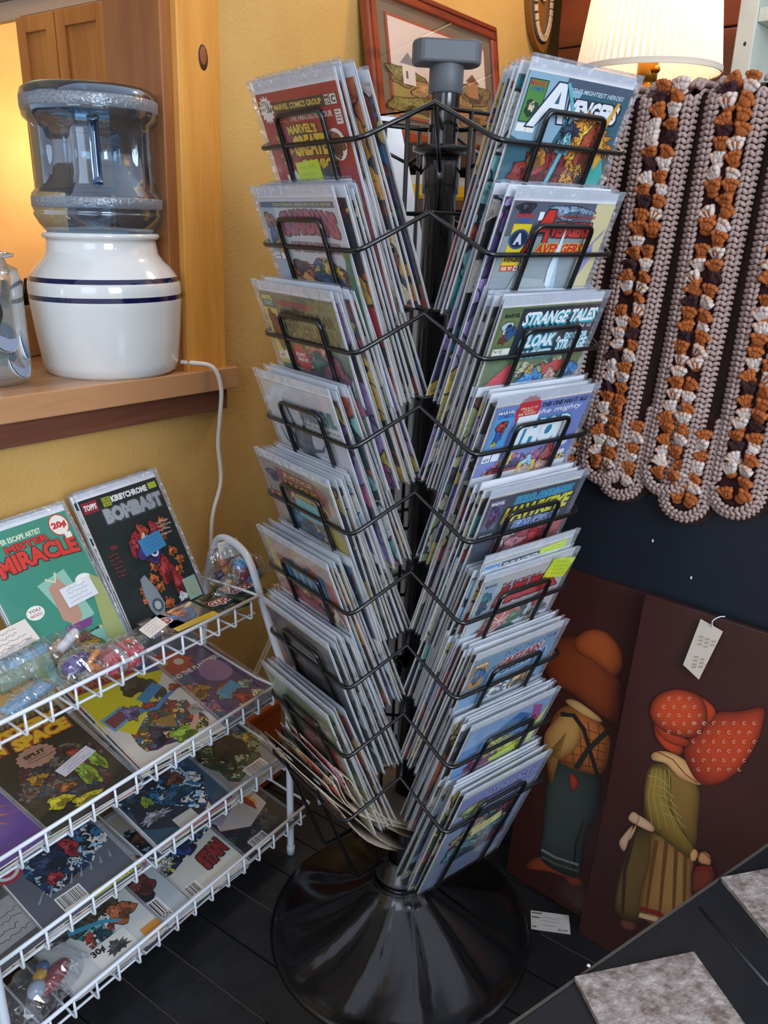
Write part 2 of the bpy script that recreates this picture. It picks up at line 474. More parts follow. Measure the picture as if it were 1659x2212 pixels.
fl = MB().box(-4, -3, -.06, 5, 6, -.008).build('floor', M_GAP, rot=(0, 0, TH_L)); tag(fl, kind='structure')
pm = {}
for i in range(24):
    a0 = .602 - .086*7 + .086*i
    b = MB(); b.box(.0015, -1.1, -.008, .0845, 2.1, 0)
    if not pm: pm['m'] = b.mesh('plank', M_FLOOR)
    o = bpy.data.objects.new('plank', pm['m']); COL.objects.link(o); o.parent = fl; o.location = (a0, 0, random.uniform(-.0008, 0))
# hairline scuffs: a pale worn edge along three of the joints
M_SCUFF = mat('worn_edge', '#48443e', .8)
for a0, m0, m1 in ((.860, .80, .96), (.602, .78, .96), (.688, .69, .98), (1.118, .27, .40)):
    sc_ = MB().box(a0-.0008, m0, -.004, a0+.0004, m1, .0004).build('worn_joint', M_SCUFF, parent=fl)

for bx_ in ((-1.2, 1.22, 0, 1.14, 1.34, .918), (1.14, 1.22, 0, 3.0, 1.34, 2.6), (-1.2, 1.22, 2.25, 1.14, 1.34, 2.6)):
    tag(MB().box(*bx_).build('wall_left', M_WALL, rot=(0, 0, TH_L)), kind='structure')
tag(MB().box(3.0, -3.2, 0, 3.12, 1.34, 2.6).build('wall_back', M_ORANGE, rot=(0, 0, TH_L)), kind='structure')
tag(MB().box(3.3, 1.34, 0, 3.4, 5.0, 2.6).box(-1, 4.4, 0, 3.3, 4.5, 2.6).build('wall_kitchen', M_KIT, rot=(0, 0, TH_L)), kind='structure')
tag(MB().box(-1.0, 1.34, 2.3, 3.3, 4.4, 2.36).build('ceiling', mat('kitchen_ceiling', '#d8d2c4', .8), rot=(0, 0, TH_L)), kind='structure')

W_PINE = wood('pine_casing', '#e0a24c', '#c48234', .35, 'Z', 7, coat=.3)
W_PINE2 = wood('pine_jamb', '#a0622c', '#80491e', .5, 'Z', 9)
W_CNT = wood('counter_board', '#ba8a60', '#976742', .35, 'X', 9, coat=.35)
W_TRIM = wood('ledge_trim', '#84533c', '#633a2a', .4, 'X', 8, coat=.3)
W_CAB = wood('cabinet_oak', '#d09552', '#b37a42', .4, 'Z', 12, coat=.25)
W_CAB2 = wood('cabinet_panel_wood', '#b0641c', '#8f4f12', .55, 'Z', 10, coat=.03)
LEAN = .028
def lean(p): return V((p.x+LEAN*(p.z-.95), p.y, p.z))
tr = MB().box(1.052, 1.196, .95, 1.15, 1.22, 2.6).xf(lean).build('trim_1', W_PINE, rot=(0, 0, TH_L), bevel=.002); tag(tr, kind='structure')
kz = MB()
for i in range(14):
    a = 2*pi*i/14
kn = MB().ball((0, 0, 0), .0115, .0012, .021, seg=14, rings=7)
o = kn.build('knot', mat('knot_ring', '#3d1a0c', .5), tr, loc=(1.126, 1.196, 1.501))
kn2 = MB().ball((0, -.0004, .002), .0085, .0012, .0155, seg=14, rings=7).build('knot_heart', mat('knot_heart', '#8a4a22', .45), o)
tr2 = MB().box(1.028, 1.21, .95, 1.052, 1.36, 2.6).xf(lean).build('trim_2', W_PINE2, rot=(0, 0, TH_L), bevel=.002); tag(tr2, kind='structure')

def cz(al): return .953+(1.16-al)*.030
b = MB(); zt = cz
b.hexa([(.1, 1.192, zt(.1)-.03), (1.163, 1.192, zt(1.163)-.03), (1.163, 2.0, zt(1.163)-.03), (.1, 2.0, zt(.1)-.03),
        (.1, 1.192, zt(.1)), (1.163, 1.192, zt(1.163)), (1.163, 2.0, zt(1.163)), (.1, 2.0, zt(.1))])
cnt = thing('counter', 'honey brown wooden pass-through counter carrying the white water crock', 'counter', (0, 0, 0), TH_L)
b.build('worktop', W_CNT, cnt)
b = MB()
b.hexa([(.1, 1.176, zt(.1)-.041), (1.165, 1.176, zt(1.165)-.041), (1.165, 1.192, zt(1.165)-.041), (.1, 1.192, zt(.1)-.041),
        (.1, 1.176, zt(.1)+.001), (1.165, 1.176, zt(1.165)+.001), (1.165, 1.192, zt(1.165)+.001), (.1, 1.192, zt(.1)+.001)])
b.build('edge_board', W_CNT, cnt, bevel=.002)
b = MB()
b.hexa([(.1, 1.196, zt(.1)-.085), (1.15, 1.196, zt(1.15)-.085), (1.15, 1.22, zt(1.15)-.085), (.1, 1.22, zt(.1)-.085),
        (.1, 1.196, zt(.1)-.042), (1.15, 1.196, zt(1.15)-.042), (1.15, 1.22, zt(1.15)-.042), (.1, 1.22, zt(.1)-.042)])
b.build('support_board', W_TRIM, cnt, bevel=.002)

# kitchen cabinet behind the opening -------------------------------------------------
kc = thing('kitchen_cabinet', 'golden oak wall cabinet with two panelled doors beyond the counter', 'cabinet', LF(1.95, 2.7, 1.315), TH_L)
MB().box(0, -.215, 0, .3, .305, .585).build('body', W_CAB, kc)
for (m0, m1) in ((.075, .30), (-.205, .068)):
    dr = MB()
    fw = .052
    dr.box(-.022, m0, .01, 0, m0+fw, .575); dr.box(-.022, m1-fw, .01, 0, m1, .575)
    dr.box(-.022, m0+fw, .01, 0, m1-fw, .01+fw); dr.box(-.022, m0+fw, .575-fw, 0, m1-fw, .575)
    d_ = dr.build('door', W_CAB, kc, bevel=.003)
    MB().box(-.010, m0+fw, .01+fw, -.004, m1-fw, .575-fw).build('panel', W_CAB, d_)
pn = thing('tall_cabinet', 'tall plain brown plywood cabinet side standing between pine post and oak doors', 'cabinet', LF(1.32, 1.345, 0), TH_L)
MB().box(0, 0, 0, .55, .37, 2.25).xf(lambda p: V((p.x+LEAN*(p.z-.95), p.y, p.z))).build('body', W_CAB2, pn)
MB().box(-.004, .0, .0, 0, .012, 2.25).xf(lambda p: V((p.x+LEAN*(p.z-.95), p.y, p.z))).build('edge_strip', W_PINE2, pn)
vb = thing('light_track', 'grey metal track above the oak cabinet at top left', 'track', LF(1.93, 2.3, 1.955), TH_L)
MB().box(0, -.3, 0, .05, 1.6, .05).build('track_body', mat('track_grey', '#9c9a94', .4), vb)
MB().box(-.02, -.3, .05, 0, 1.6, .062).build('track_lip', mat('track_dark', '#55544f', .4), vb)
MB().box(.02, -.3, -.06, .05, 1.6, -.001).build('back_board', mat('cream_board', '#cfc4b2', .6), vb)
# red framed calendar + little lamp on the kitchen wall, far left
P = on_plane(0, 150, LF(3.28, 0), LF(1, 0)-LF(0, 0))
pc = thing('framed_chart', 'red framed chart of small coloured squares at far left', 'picture', P, TH_L)
MB().box(-.02, -.005, -.31, .01, .6, .31).build('frame', mat('red_frame', '#a8321c', .4), pc, bevel=.003)
a = MB()
a.box(-.0225, .018, -.285, -.0205, .58, .285, col=lin('#efe6d0'))
rnd = random.Random(3)
for i in range(16):
    for j in range(9):
        c = rnd.choice(['#b8442c', '#3c6c9a', '#caa74a', '#7b8a5a', '#d98c5a', '#b9a888'])
        a.box(-.0235, .03+j*.06, -.275+i*.034, -.0226, .03+j*.06+rnd.uniform(.02, .045), -.275+i*.034+rnd.uniform(.012, .026), col=lin(c))
a.build('chart', print_mat(), pc)
P = LF(3.0, 4.13, 1.50)
fl2 = thing('small_lamp', 'small cream shaded lamp glowing at the left edge of the photo', 'lamp', LF(3.12, 4.08, 1.031), TH_L)
m_sh = mat('small_shade', '#e9d9b4', .8, emit=('#ffcf86', 1.2))
MB().lathe([(.17, .42), (.10, .62)], 24, cap=False).build('lamp_shade', m_sh, fl2)
MB().lathe([(.07, 0), (.07, .02), (.015, .05), (.03, .2), (.012, .42)], 16).build('base', mat('brass', '#8a6430', .3, metal=.8), fl2)
ks = thing('kitchen_dresser', 'dark brown wooden dresser far behind the glass jar', 'dresser', LF(3.0, 3.83, 0), TH_L)
MB().box(0, 0, 0, .28, .62, 1.0).build('body', wood('dresser_wood', '#6b3c1c', '#46240f', .5, 'Z', 9), ks)
MB().box(-.02, -.01, 1.0, .28, .64, 1.03).build('top_board', wood('dresser_wood', '', ''), ks)
MB().box(.02, .33, 1.03, .26, .62, 1.36).build('upper_shelf', mat('dark_shelf', '#3a2a1e', .6, color2='#6a5038', scale=30), ks)
point('kitchen_light', LF(2.2, 2.7, 2.1), 34, (1, .82, .58), .12)
point('kitchen_light', LF(2.9, 4.0, 1.55), 5, (1, .72, .38), .05)

# ================================================================== WATER CROCK AND BOTTLE
CR = LF(.952, 1.292, 0); zc = cz(.952)-.004
crock = thing('water_crock', 'white glazed ceramic water crock with two dark blue bands on the counter', 'crock', (CR.x, CR.y, zc+.003), 0)
M_CER = mat('white_glaze', '#d9dad6', .12, coat=.6)
M_BAND = mat('blue_band', '#101440', .12, coat=.6)
prof = [(0, .001), (.108, .001), (.1175, .010), (.122, .03), (.1285, .10), (.132, .150), (.133, .162), (.1335, .190), (.1325, .200), (.128, .215), (.117, .234), (.105, .248), (.097, .262), (.094, .285), (.094, .292), (.099, .294), (.101, .300), (.099, .305), (.090, .306), (.085, .30), (.083, .24)]
def fine(pr, z0, z1, cuts):
    out = []
    for i in range(len(pr)-1):
        out.append(pr[i])
        a, b_ = pr[i], pr[i+1]
        for c in sorted(cuts):
            if a[1] < c < b_[1]: out.append((a[0]+(b_[0]-a[0])*(c-a[1])/(b_[1]-a[1]), c))
    out.append(pr[-1]); return out
prof = [(r, z*.81) for r, z in prof]
bands = [(.136, .1445), (.1665, .1745)]
pr = fine(prof, 0, 1, [z for p in bands for z in p])
full = MB(); N_ = 64
full.lathe(pr, N_, cap=False)
for i in range(len(pr)-1):
    zm = (pr[i][1]+pr[i+1][1])/2
    if pr[i][0] > .12 and any(a < zm < b_ for a, b_ in bands):
        for j in range(N_): full.mi[i*N_+j] = 1
full.build('body', [M_CER, M_BAND], crock)
kn = MB().ball((-.118, .065, .165), .022).ball((-.121, .07, .128), .028).build('tap_knob', mat('white_plastic', '#e6ddd4', .4), crock)

zb = zc+.2475
bottle = thing('water_bottle', 'blue translucent plastic water bottle upside down in the white crock', 'bottle', (CR.x, CR.y, zb), radians(0)); bottle.scale = (1, 1, .94)
CA = atan2(-CR.y, -CR.x)   # direction towards the viewer
def brf(r, z, a):
    d = (a-CA+pi) % (2*pi)-pi
    z = z/.915
    if not (.10 < z < .205): return r
    k = min(1, (z-.10)/.012, (.205-z)/.012)
    # recessed grips either side of upright ribs
    rec = 0
    for c, wd in ((.42, .42), (-.62, .30), (1.7, .4), (-1.9, .4), (pi, .5)):
        dd = abs((d-c+pi) % (2*pi)-pi)
        if dd < wd: rec = max(rec, min(1, (wd-dd)/.09))
    return r - .013*k*rec
bp = [(.035, -.045), (.05, -.04), (.078, -.01), (.092, .003), (.104, .020), (.1115, .036), (.1115, .040), (.1095, .043), (.1115, .046), (.1125, .060), (.1115, .075), (.1045, .084), (.1035, .098), (.103, .11), (.1025, .15), (.1025, .19), (.104, .204), (.1125, .214), (.1145, .226), (.1145, .252), (.111, .263), (.102, .270), (.08, .2725), (.03, .270), (0, .266)]
bp = [(r*.975, z*.915) for r, z in bp]
M_BOT = bpy.data.materials.new('blue_polycarbonate'); M_BOT.use_nodes = True
N, L = nodes_of(M_BOT); N.remove(N['Principled BSDF']); out = N['Material Output']
trn = N.new('ShaderNodeBsdfTransparent'); trn.inputs[0].default_value = lin('#c6dae6')
gls = N.new('ShaderNodeBsdfGlossy'); gls.inputs['Roughness'].default_value = .07; gls.inputs[0].default_value = lin('#cfe2f2')
dfs = N.new('ShaderNodeBsdfDiffuse'); dfs.inputs[0].default_value = lin('#3f7fb0')
lw = N.new('ShaderNodeLayerWeight'); lw.inputs['Blend'].default_value = .45
m1 = N.new('ShaderNodeMixShader'); m1.inputs[0].default_value = .06; L.new(trn.outputs[0], m1.inputs[1]); L.new(dfs.outputs[0], m1.inputs[2])
mr = N.new('ShaderNodeMapRange'); mr.inputs[3].default_value = .10; mr.inputs[4].default_value = .75; L.new(lw.outputs['Facing'], mr.inputs[0])
m2 = N.new('ShaderNodeMixShader'); L.new(mr.outputs[0], m2.inputs[0]); L.new(m1.outputs[0], m2.inputs[1]); L.new(gls.outputs[0], m2.inputs[2])
L.new(m2.outputs[0], out.inputs['Surface'])
MB().lathe(bp, 96, rfun=brf, cap=False).build('shell', M_BOT, bottle)
for (za, zb2, rr_) in ((.228, .250, .1122), (.050, .070, .1102)):
    MB().lathe([(rr_-.0006, za*.915), (rr_, za*.915+.001), (rr_, zb2*.915-.001), (rr_-.0006, zb2*.915)], 96, cap=False).build('frosted_band', clear('frosted_plastic', '#b9c4cc', .3, .3, haze=.42, hazecol='#8f9aa6', bump=.6, bs=160), bottle)
# moulded hand grip column seen inside the recess
g = MB()
ga = CA+.02
M_BOT2 = M_BOT.copy(); M_BOT2.name = 'blue_grip'
M_BOT2.node_tree.nodes['Transparent BSDF'].inputs[0].default_value = lin('#5f95bd')
g.tube(smooth_path([(cos(ga)*.1, sin(ga)*.1, .084), (cos(ga)*.094, sin(ga)*.094, .10), (cos(ga)*.094, sin(ga)*.094, .176), (cos(ga)*.101, sin(ga)*.101, .192)], 5), .0085, 12)
g.build('hand_grip', M_BOT2, bottle)

# glass jar with pods ------------------------------------------------------
JP = on_plane(8, 835, (0, 0, cz(.72)), (0, 0, 1))
jd = V((JP.x, JP.y, 0)).normalized(); JP = JP+jd*.05; JP.z = cz(.72)+.0005
JP -= V((jd.y, -jd.x, 0))*.022
jar = thing('glass_jar', 'clear glass jar of single-serve pods at the left end of the counter', 'jar', JP)
MB().lathe([(0, .002), (.066, .002), (.070, .012), (.070, .165), (.066, .182), (.052, .190), (.048, .20)], 36, cap=False).build('body', clear('jar_glass', '#dfe9e8', .5, .03, haze=.06), jar)
MB().lathe([(.05, .199), (.062, .201), (.064, .206), (.05, .209), (.03, .218), (0, .221)], 36, cap=False).build('lid', clear('jar_lid_glass', '#cfdcdc', .6, .05, haze=.08), jar)
tv = -jd
ang = atan2(tv.y, tv.x)
lab = MB(); n = 20; pts = []
for i in range(n):
    a = 2*pi*i/n; x = .03*cos(a); z = .12+.03*sin(a); aa = ang+.1+x/.0712
    pts.append((.0712*cos(aa), .0712*sin(aa), z))
lab.add(pts, [tuple(range(n))])
lb = lab.build('round_label', mat('chalk_label', '#111213', .7), jar)
ar = Art(.05, .03); ar.text('c', .42, .62, .58, .86, '#eeeeee'); ar.text('tal', .45, .08, .95, .5, '#eeeeee', bold=.01, shear=.3)
def jw(p): aa = ang+.1+(p.x+.002)/.0716; return V((.0716*cos(aa), .0716*sin(aa), .108+p.y))
ar.mb.xf(jw).build('chalk_writing', print_mat(), lb)
M_POD = mat('pod_white', '#e4e6ea', .45)
for i, (a, rr, z, tx, ty) in enumerate(((ang+.05, .038, .005, 0, 0), (ang+.7, .045, .02, 1.2, .3), (ang-.5, .04, .045, 1.3, -.2), (ang+.3, .05, .065, 1.2, .4), (ang-1.2, .035, .006, .2, .1), (ang+2.5, .03, .03, .5, 1), (ang+.9, .045, .055, 1.4, .5))):
    pod = thing('coffee_pod', 'white single-serve pod %s inside the glass jar' % ('upside down at the front bottom', 'tipped with blue lid at the right', 'with blue lid at the left', 'under the round black label', 'at the left bottom', 'hidden at the back', 'highest, near the right glass')[i], 'pod', (JP.x+rr*.62*cos(a), JP.y+rr*.62*sin(a), JP.z+z), a, group='pods in the glass jar')
    pod.rotation_euler = (0, tx, a+ty)
    MB().lathe([(0, .0), (.018, .0), (.0225, .038), (.0255, .040), (.0255, .042)], 20, cap=False).build('cup', M_POD, pod)
    MB().lathe([(0, .0425), (.0235, .0425)], 20, cap=False).build('foil_lid', mat('pod_lid%d' % (i % 2), ('#2d6fa8', '#7f8ea6')[i % 2], .3), pod)
# knife block / dark appliance behind the jar
kb = thing('knife_block', 'pale wooden knife block with black handles between jar and crock', 'knife block', LF(.93, 1.56, cz(.93)), TH_L+.3)
MB().box(-.05, -.03, 0, .05, .05, .1).build('block', mat('block_wood', '#c2935c', .5), kb, bevel=.004)
for i in range(3):
    MB().tube([(-.03+i*.03, 0, .1), (-.035+i*.03, -.02, .15)], .009, 8).build('handle', mat('black_handle', '#101010', .35), kb)

# cord ---------------------------------------------------------------------
M_CORD = mat('white_cord', '#e3dfd6', .45)
cpts = [LF(1.005, 1.285, .965), LF(1.03, 1.24, .972), LF(1.06, 1.195, .972), LF(1.09, 1.170, .962), LF(1.105, 1.166, .92), LF(1.107, 1.175, .86), LF(1.11, 1.187, .80), LF(1.115, 1.19, .72), LF(1.085, 1.19, .64), LF(1.08, 1.195, .5)]
cd = MB().tube([p-V((cpts[0].x, cpts[0].y, 0)) for p in smooth_path(cpts, 8)], .0042, 8).build('power_cord', M_CORD, loc=(cpts[0].x, cpts[0].y, 0))
tag(cd, 'white power cord hanging from the crock down the mustard wall', 'cord')
c2 = [LF(1.27, 1.19, .43), LF(1.27, 1.18, .35), LF(1.23, 1.185, .28), LF(1.16, 1.195, .18), LF(1.10, 1.2, .10), LF(1.0, 1.2, .012)]
cd2 = MB().tube([p-c2[0] for p in smooth_path(c2, 8)], .0045, 8).tube([p-c2[0]+V((.008, -.006, .004)) for p in smooth_path(c2, 8)], .0035, 8).build('wall_cable', mat('beige_cable', '#c9b68f', .5), loc=c2[0])
tag(cd2, 'beige cable pair curving down the wall behind the wire rack', 'cable')
PN = LF(.945, 1.215, .777)
tag(MB().ball((0, 0, 0), .0035).tube([(0, 0, 0), (.004, .006, 0)], .001).build('push_pin', mat('pin', '#3a2c14', .3, metal=.6), loc=PN), 'small dark push pin in the wall above the tilted dark comic', 'pin')

# ================================================================== BEHIND THE SPINNER
PR = print_mat()
PRL = [PR, PR, ink_mat()]
# picture leaning on the wall on top of the bookcase
W_RED = wood('red_frame_wood', '#8a3b1e', '#5e2312', .35, 'X', 14, coat=.4)
pic = thing('framed_picture', 'red wood framed print of a barn and houses leaning on the mustard wall', 'picture', LF(1.60, 1.158, 1.402), TH_L)
pw, ph = .60, .335
def plean(p): return V((p.x, p.y+.155*p.z, p.z))
b = MB(); fw = .034
b.box(0, -.012, 0, pw, .012, fw); b.box(0, -.012, ph-fw, pw, .012, ph); b.box(0, -.012, fw, fw, .012, ph-fw); b.box(pw-fw, -.012, fw, pw, .012, ph-fw)
b.xf(plean).build('frame', W_RED, pic, bevel=.004)
b = MB()
for (x0, z0, x1, z1) in ((0+.009, .009, pw-.009, .013), (.009, ph-.013, pw-.009, ph-.009), (.009, .013, .013, ph-.013), (pw-.013, .013, pw-.009, ph-.013)):
    b.box(x0, -.015, z0, x1, -.012, z1)
b.xf(plean).build('frame_moulding', W_RED, pic)
MB().box(fw-.004, -.002, fw-.004, pw-fw+.004, .004, ph-fw+.004).xf(plean).build('mat_board', mat('sage_mat', '#6e6c58', .7), pic)
MB().box(.072, -.006, .062, pw-.072, -.002, ph-.062).xf(plean).build('inner_mat', mat('inner_mat', '#a5512c', .6), pic)
a = Art(pw-.156, ph-.136)
a.rect(0, 0, 1, 1, '#e9dfd6'); a.rect(0, .0, 1, .42, '#a59a52')
a.blob(.12, .42, .16, .10, '#7f8a4a', 1); a.blob(.85, .42, .2, .12, '#93854a', 2); a.blob(.45, .30, .3, .10, '#c0a062', 3)
a.rect(.10, .34, .22, .55, '#efe9df'); a.poly([(.08, .55), (.16, .68), (.24, .55)], '#8b9298'); a.rect(.13, .4, .15, .48, '#5a6470')
a.rect(.46, .30, .64, .58, '#9c5538'); a.poly([(.43, .56), (.50, .74), (.62, .72), (.67, .55)], '#b56a4a'); a.rect(.53, .74, .57, .82, '#8d4a30'); a.rect(.52, .3, .57, .45, '#5d3020')
a.rect(.78, .38, .9, .56, '#b98a5a'); a.poly([(.76, .56), (.84, .66), (.92, .56)], '#7c5a40')
a.blob(.3, .12, .35, .1, '#8a8f45', 5); a.blob(.75, .12, .3, .12, '#b08646', 6)
art_o = a.mb.xf(lambda p: V((pw/2+p.x, -.0065-p.z, .068+p.y))).xf(plean).build('print', PRL, pic)
MB().box(fw-.002, -.0088, fw-.002, pw-fw+.002, -.0082, ph-fw+.002).xf(plean).build('glass', clear('picture_glass', '#ffffff', .06, .02), pic)

bk = thing('bookcase', 'dark narrow bookcase behind the spinner with a yellow tray under its top', 'bookcase', LF(1.60, .98, 0), TH_L)
M_DK = mat('dark_umber', '#2f241c', .5)
MB().box(0, 0, 1.355, .85, .235, 1.40).build('top_board', M_DK, bk)
MB().box(0, .22, 0, .85, .235, 1.355).box(0, 0, 0, .85, .235, .06).box(0, 0, 1.265, .85, .22, 1.285).build('carcass', mat('brown_side', '#4e3826', .55), bk)
MB().box(0, 0, .06, .018, .22, 1.265).build('side_panel', mat('brown_side', '', ), bk)
MB().box(.83, 0, .06, .85, .22, 1.355).build('side_panel', mat('brown_side', '', ), bk)
ty = thing('yellow_tray', 'yellow paper tray on the top shelf of the dark bookcase', 'tray', LF(1.605, 1.0, 1.286), TH_L)
MB().box(0, 0, 0, .5, .18, .008).box(0, 0, 0, .01, .18, .03).box(0, 0, .0, .5, .008, .03).build('tray_body', mat('yellow_plastic', '#e0b01c', .4), ty)
pp = MB().box(.02, .015, .009, .44, .17, .05).build('paper_stack', mat('paper_white', '#d9d6cc', .7), loc=LF(1.605, 1.0, 1.286), rot=(0, 0, TH_L)); tag(pp, 'white stack of papers lying in the yellow tray', 'papers')

# wave shaped mosaic bracket on the orange wall
wb = thing('mosaic_bracket', 'curled wall ornament edged with pale mosaic chips on the orange wall', 'ornament', LF(2.38, 1.2, 1.71), TH_L); wb.scale = (1.35, 1, 1.15)
out_ = smooth_path([(-.012, 0, .30), (-.005, 0, .20), (.005, 0, .12), (.03, 0, .05), (.075, 0, .012), (.11, 0, .03), (.125, 0, .09), (.13, 0, .2), (.14, 0, .30)], 5)
b = MB(); k = len(out_)
b.add([(p.x, 0, p.z) for p in out_]+[(p.x, .018, p.z) for p in out_], [tuple(range(k)), tuple(range(2*k-1, k-1, -1))]+[(i, i+k, i+k+1, i+1) for i in range(k-1)])
b.build('board', mat('bracket_brown', '#8a5a26', .5), wb)
sp_ = smooth_path([(.015, 0, .30), (.012, 0, .22), (.025, 0, .12), (.05, 0, .055), (.085, 0, .045), (.105, 0, .09), (.10, 0, .15), (.075, 0, .175), (.06, 0, .15), (.068, 0, .125)], 4)
MB().tube([p+V((0, -.001, 0)) for p in sp_], .0135, 8).xf(lambda p: V((p.x, p.y*.25, p.z))).build('grey_outline', mat('grout_grey', '#4a4038', .7), wb)
rnd = random.Random(5)
for i in range(1, len(sp_)-1, 1):
    p = sp_[i]; t = (sp_[i+1]-sp_[i-1]).normalized(); q = V((-t.z, 0, t.x)); s_ = .007; l_ = .0075
    c = [p+t*l_*a_+q*s_*b_*rnd.uniform(.85, 1.1) for a_, b_ in ((-.9, -1), (.9, -1), (.9, 1), (-.9, 1))]
    MB().hexa([(x.x, -.0035, x.z) for x in c]+[(x.x, -.0065, x.z) for x in c]).build('tile', mat('mosaic_pale', '#d9bfa4', .4), wb)

# reddish wardrobe behind the lamp
W_WR = wood('wardrobe_wood', '#6e2c14', '#43170b', .35, 'X', 7, coat=.4)
pL = on_plane(1207, 60, RF(0, 2.35), RF(0, 1)); pR = on_plane(1598, 60, RF(0, 2.35), RF(0, 1))
du = (pR-pL).dot(RF(1, 0)); 
wr = thing('wardrobe', 'red brown wooden wardrobe with horizontal boards behind the pleated lamp', 'wardrobe', V((pL.x, pL.y, 0)), TH_R)
MB().box(0, .01, 0, du, .35, 2.3).build('carcass', M_DK, wr)
for i in range(12):
    MB().box(.002, 0, .02+i*.19, du-.002, .02, .02+i*.19+.186).build('board', W_WR, wr, bevel=.003)

# white shelf unit at far right
P0 = on_plane(1578, 150, RF(0, 1.75), RF(0, 1))
ws = thing('white_shelf_unit', 'worn white painted shelf unit at the top right corner', 'shelf unit', V((P0.x, P0.y, 0)), TH_R)
M_WH = mat('chipped_white', '#c9cec2', .5, color2='#bfc4b8', scale=20)
MB().box(0, 0, 0, .035, .3, 2.2).build('side_board', M_WH, ws, bevel=.002)
MB().box(.65, 0, 0, .685, .3, 2.2).build('side_board', M_WH, ws)
MB().box(.035, .285, 0, .65, .3, 2.2).build('back_board', mat('shelf_back', '#a9b0a4', .6), ws)
for z in (.3, .7, 1.1, 1.35, 1.605, 1.9):
    MB().box(.035, .004, z, .65, .285, z+.024).build('shelf', M_WH, ws, bevel=.002)
for i, (x, z) in enumerate(((.012, 1.46), (.016, 1.475), (.011, 1.51), (.02, 1.57))):
    MB().ball((x, -.0003, z), .0028, .0006, .004).build('paint_chip', mat('chip_dark', '#2a2620', .8), ws)
bx = thing('dark_jar', 'dark glossy round jar on the upper shelf at top right', 'jar', RF(0, 0)+V((P0.x, P0.y, 0))+RF(.085, .1, 1.629)-RF(0, 0), 0)
MB().lathe([(0, 0), (.05, 0), (.062, .03), (.062, .08), (.045, .11), (.03, .12)], 20).build('jar_body', mat('dark_glaze', '#1c1e26', .15, coat=.5), bx)
MB().lathe([(.03, .12), (.034, .122), (.034, .13), (0, .14)], 20).build('lid', mat('dark_glaze', ''), bx)

# navy cabinet
M_NAVY = mat('navy_black_paint', '#171b24', .4, coat=.15, color2='#1c2129', scale=5, bump=.06, bscale=300)
nc = thing('black_cabinet', 'tall blue-black painted cabinet behind the brown panels and the afghan', 'cabinet', RF(-.74, 1.222, 0), TH_R)
MB().box(0, 0, 0, .95, .33, 1.385).build('carcass', M_NAVY, nc, bevel=.004)
MB().box(-.005, -.004, 1.385, .955, .335, 1.397).build('top_board', M_NAVY, nc, bevel=.002)
for (x, y) in ((1410, 1168), (1493, 1248)):
    p = on_plane(x, y, RF(0, 1.222), RF(0, 1)); u_ = (p-RF(-.74, 1.222, 0)).dot(RF(1, 0))
    MB().ball((u_, -.0005, p.z), .0016, .0008, .003).build('paint_fleck', mat('pale_fleck', '#d8dadc', .6), nc)

# lamp
lp = thing('pleated_lamp', 'lit table lamp with a cream pleated shade behind the afghan', 'lamp', RF(-.685, 1.42, 1.397), TH_R)
M_SHD = bpy.data.materials.new('pleated_fabric'); M_SHD.use_nodes = True
N, L = nodes_of(M_SHD); N.remove(N['Principled BSDF']); out = N['Material Output']
df = N.new('ShaderNodeBsdfDiffuse'); df.inputs[0].default_value = lin('#efe2da')
tl = N.new('ShaderNodeBsdfTranslucent'); tl.inputs[0].default_value = lin('#f6e4cc')
mx = N.new('ShaderNodeMixShader'); mx.inputs[0].default_value = .33
L.new(df.outputs[0], mx.inputs[1]); L.new(tl.outputs[0], mx.inputs[2]); L.new(mx.outputs[0], out.inputs['Surface'])
npl = 64
MB().lathe([(.116, .080), (.115, .088), (.111, .116), (.100, .195), (.088, .295), (.083, .33)], npl*2, rfun=lambda r, z, a: r+(.0024 if int(round(a/(2*pi)*npl*2)) % 2 else -.0024), cap=False, smooth=False).build('lamp_shade', M_SHD, lp)
MB().lathe([(.1185, .079), (.1185, .088), (.1165, .088), (.1165, .079), (.1185, .079)], 64, cap=False).build('shade_rim', mat('rim_tape', '#cdbda8', .7), lp)
M_BR = mat('aged_brass', '#9c6a24', .3, metal=.9)
MB().lathe([(0, 0), (.055, 0), (.055, .01), (.02, .02), (.014, .03), (.011, .05), (.016, .06), (.016, .062), (.012, .066), (.017, .07), (.017, .10), (.012, .104), (.016, .11), (.014, .13), (0, .13)], 24).build('base', M_BR, lp)
MB().ball((.022, -.012, .085), .006).tube([(.01, -.006, .085), (.022, -.012, .085)], .002).build('switch_knob', M_BR, lp)
MB().ball((0, 0, .17), .028).build('bulb', mat('warm_bulb', '#fff2d8', .4, emit=('#ffd9a0', 6)), lp)
for k in (0, 1):
    point('lamp_light', RF(-.685, 1.42, 1.397)+V((0, 0, .135+.1*k)), .55, (1, .80, .58), .03)
point('warm_wall_fill', LF(2.15, .70, 2.45), 18, (1, .68, .36), .1)  # added warm fill to turn the wall by the picture orange; no lamp hangs here

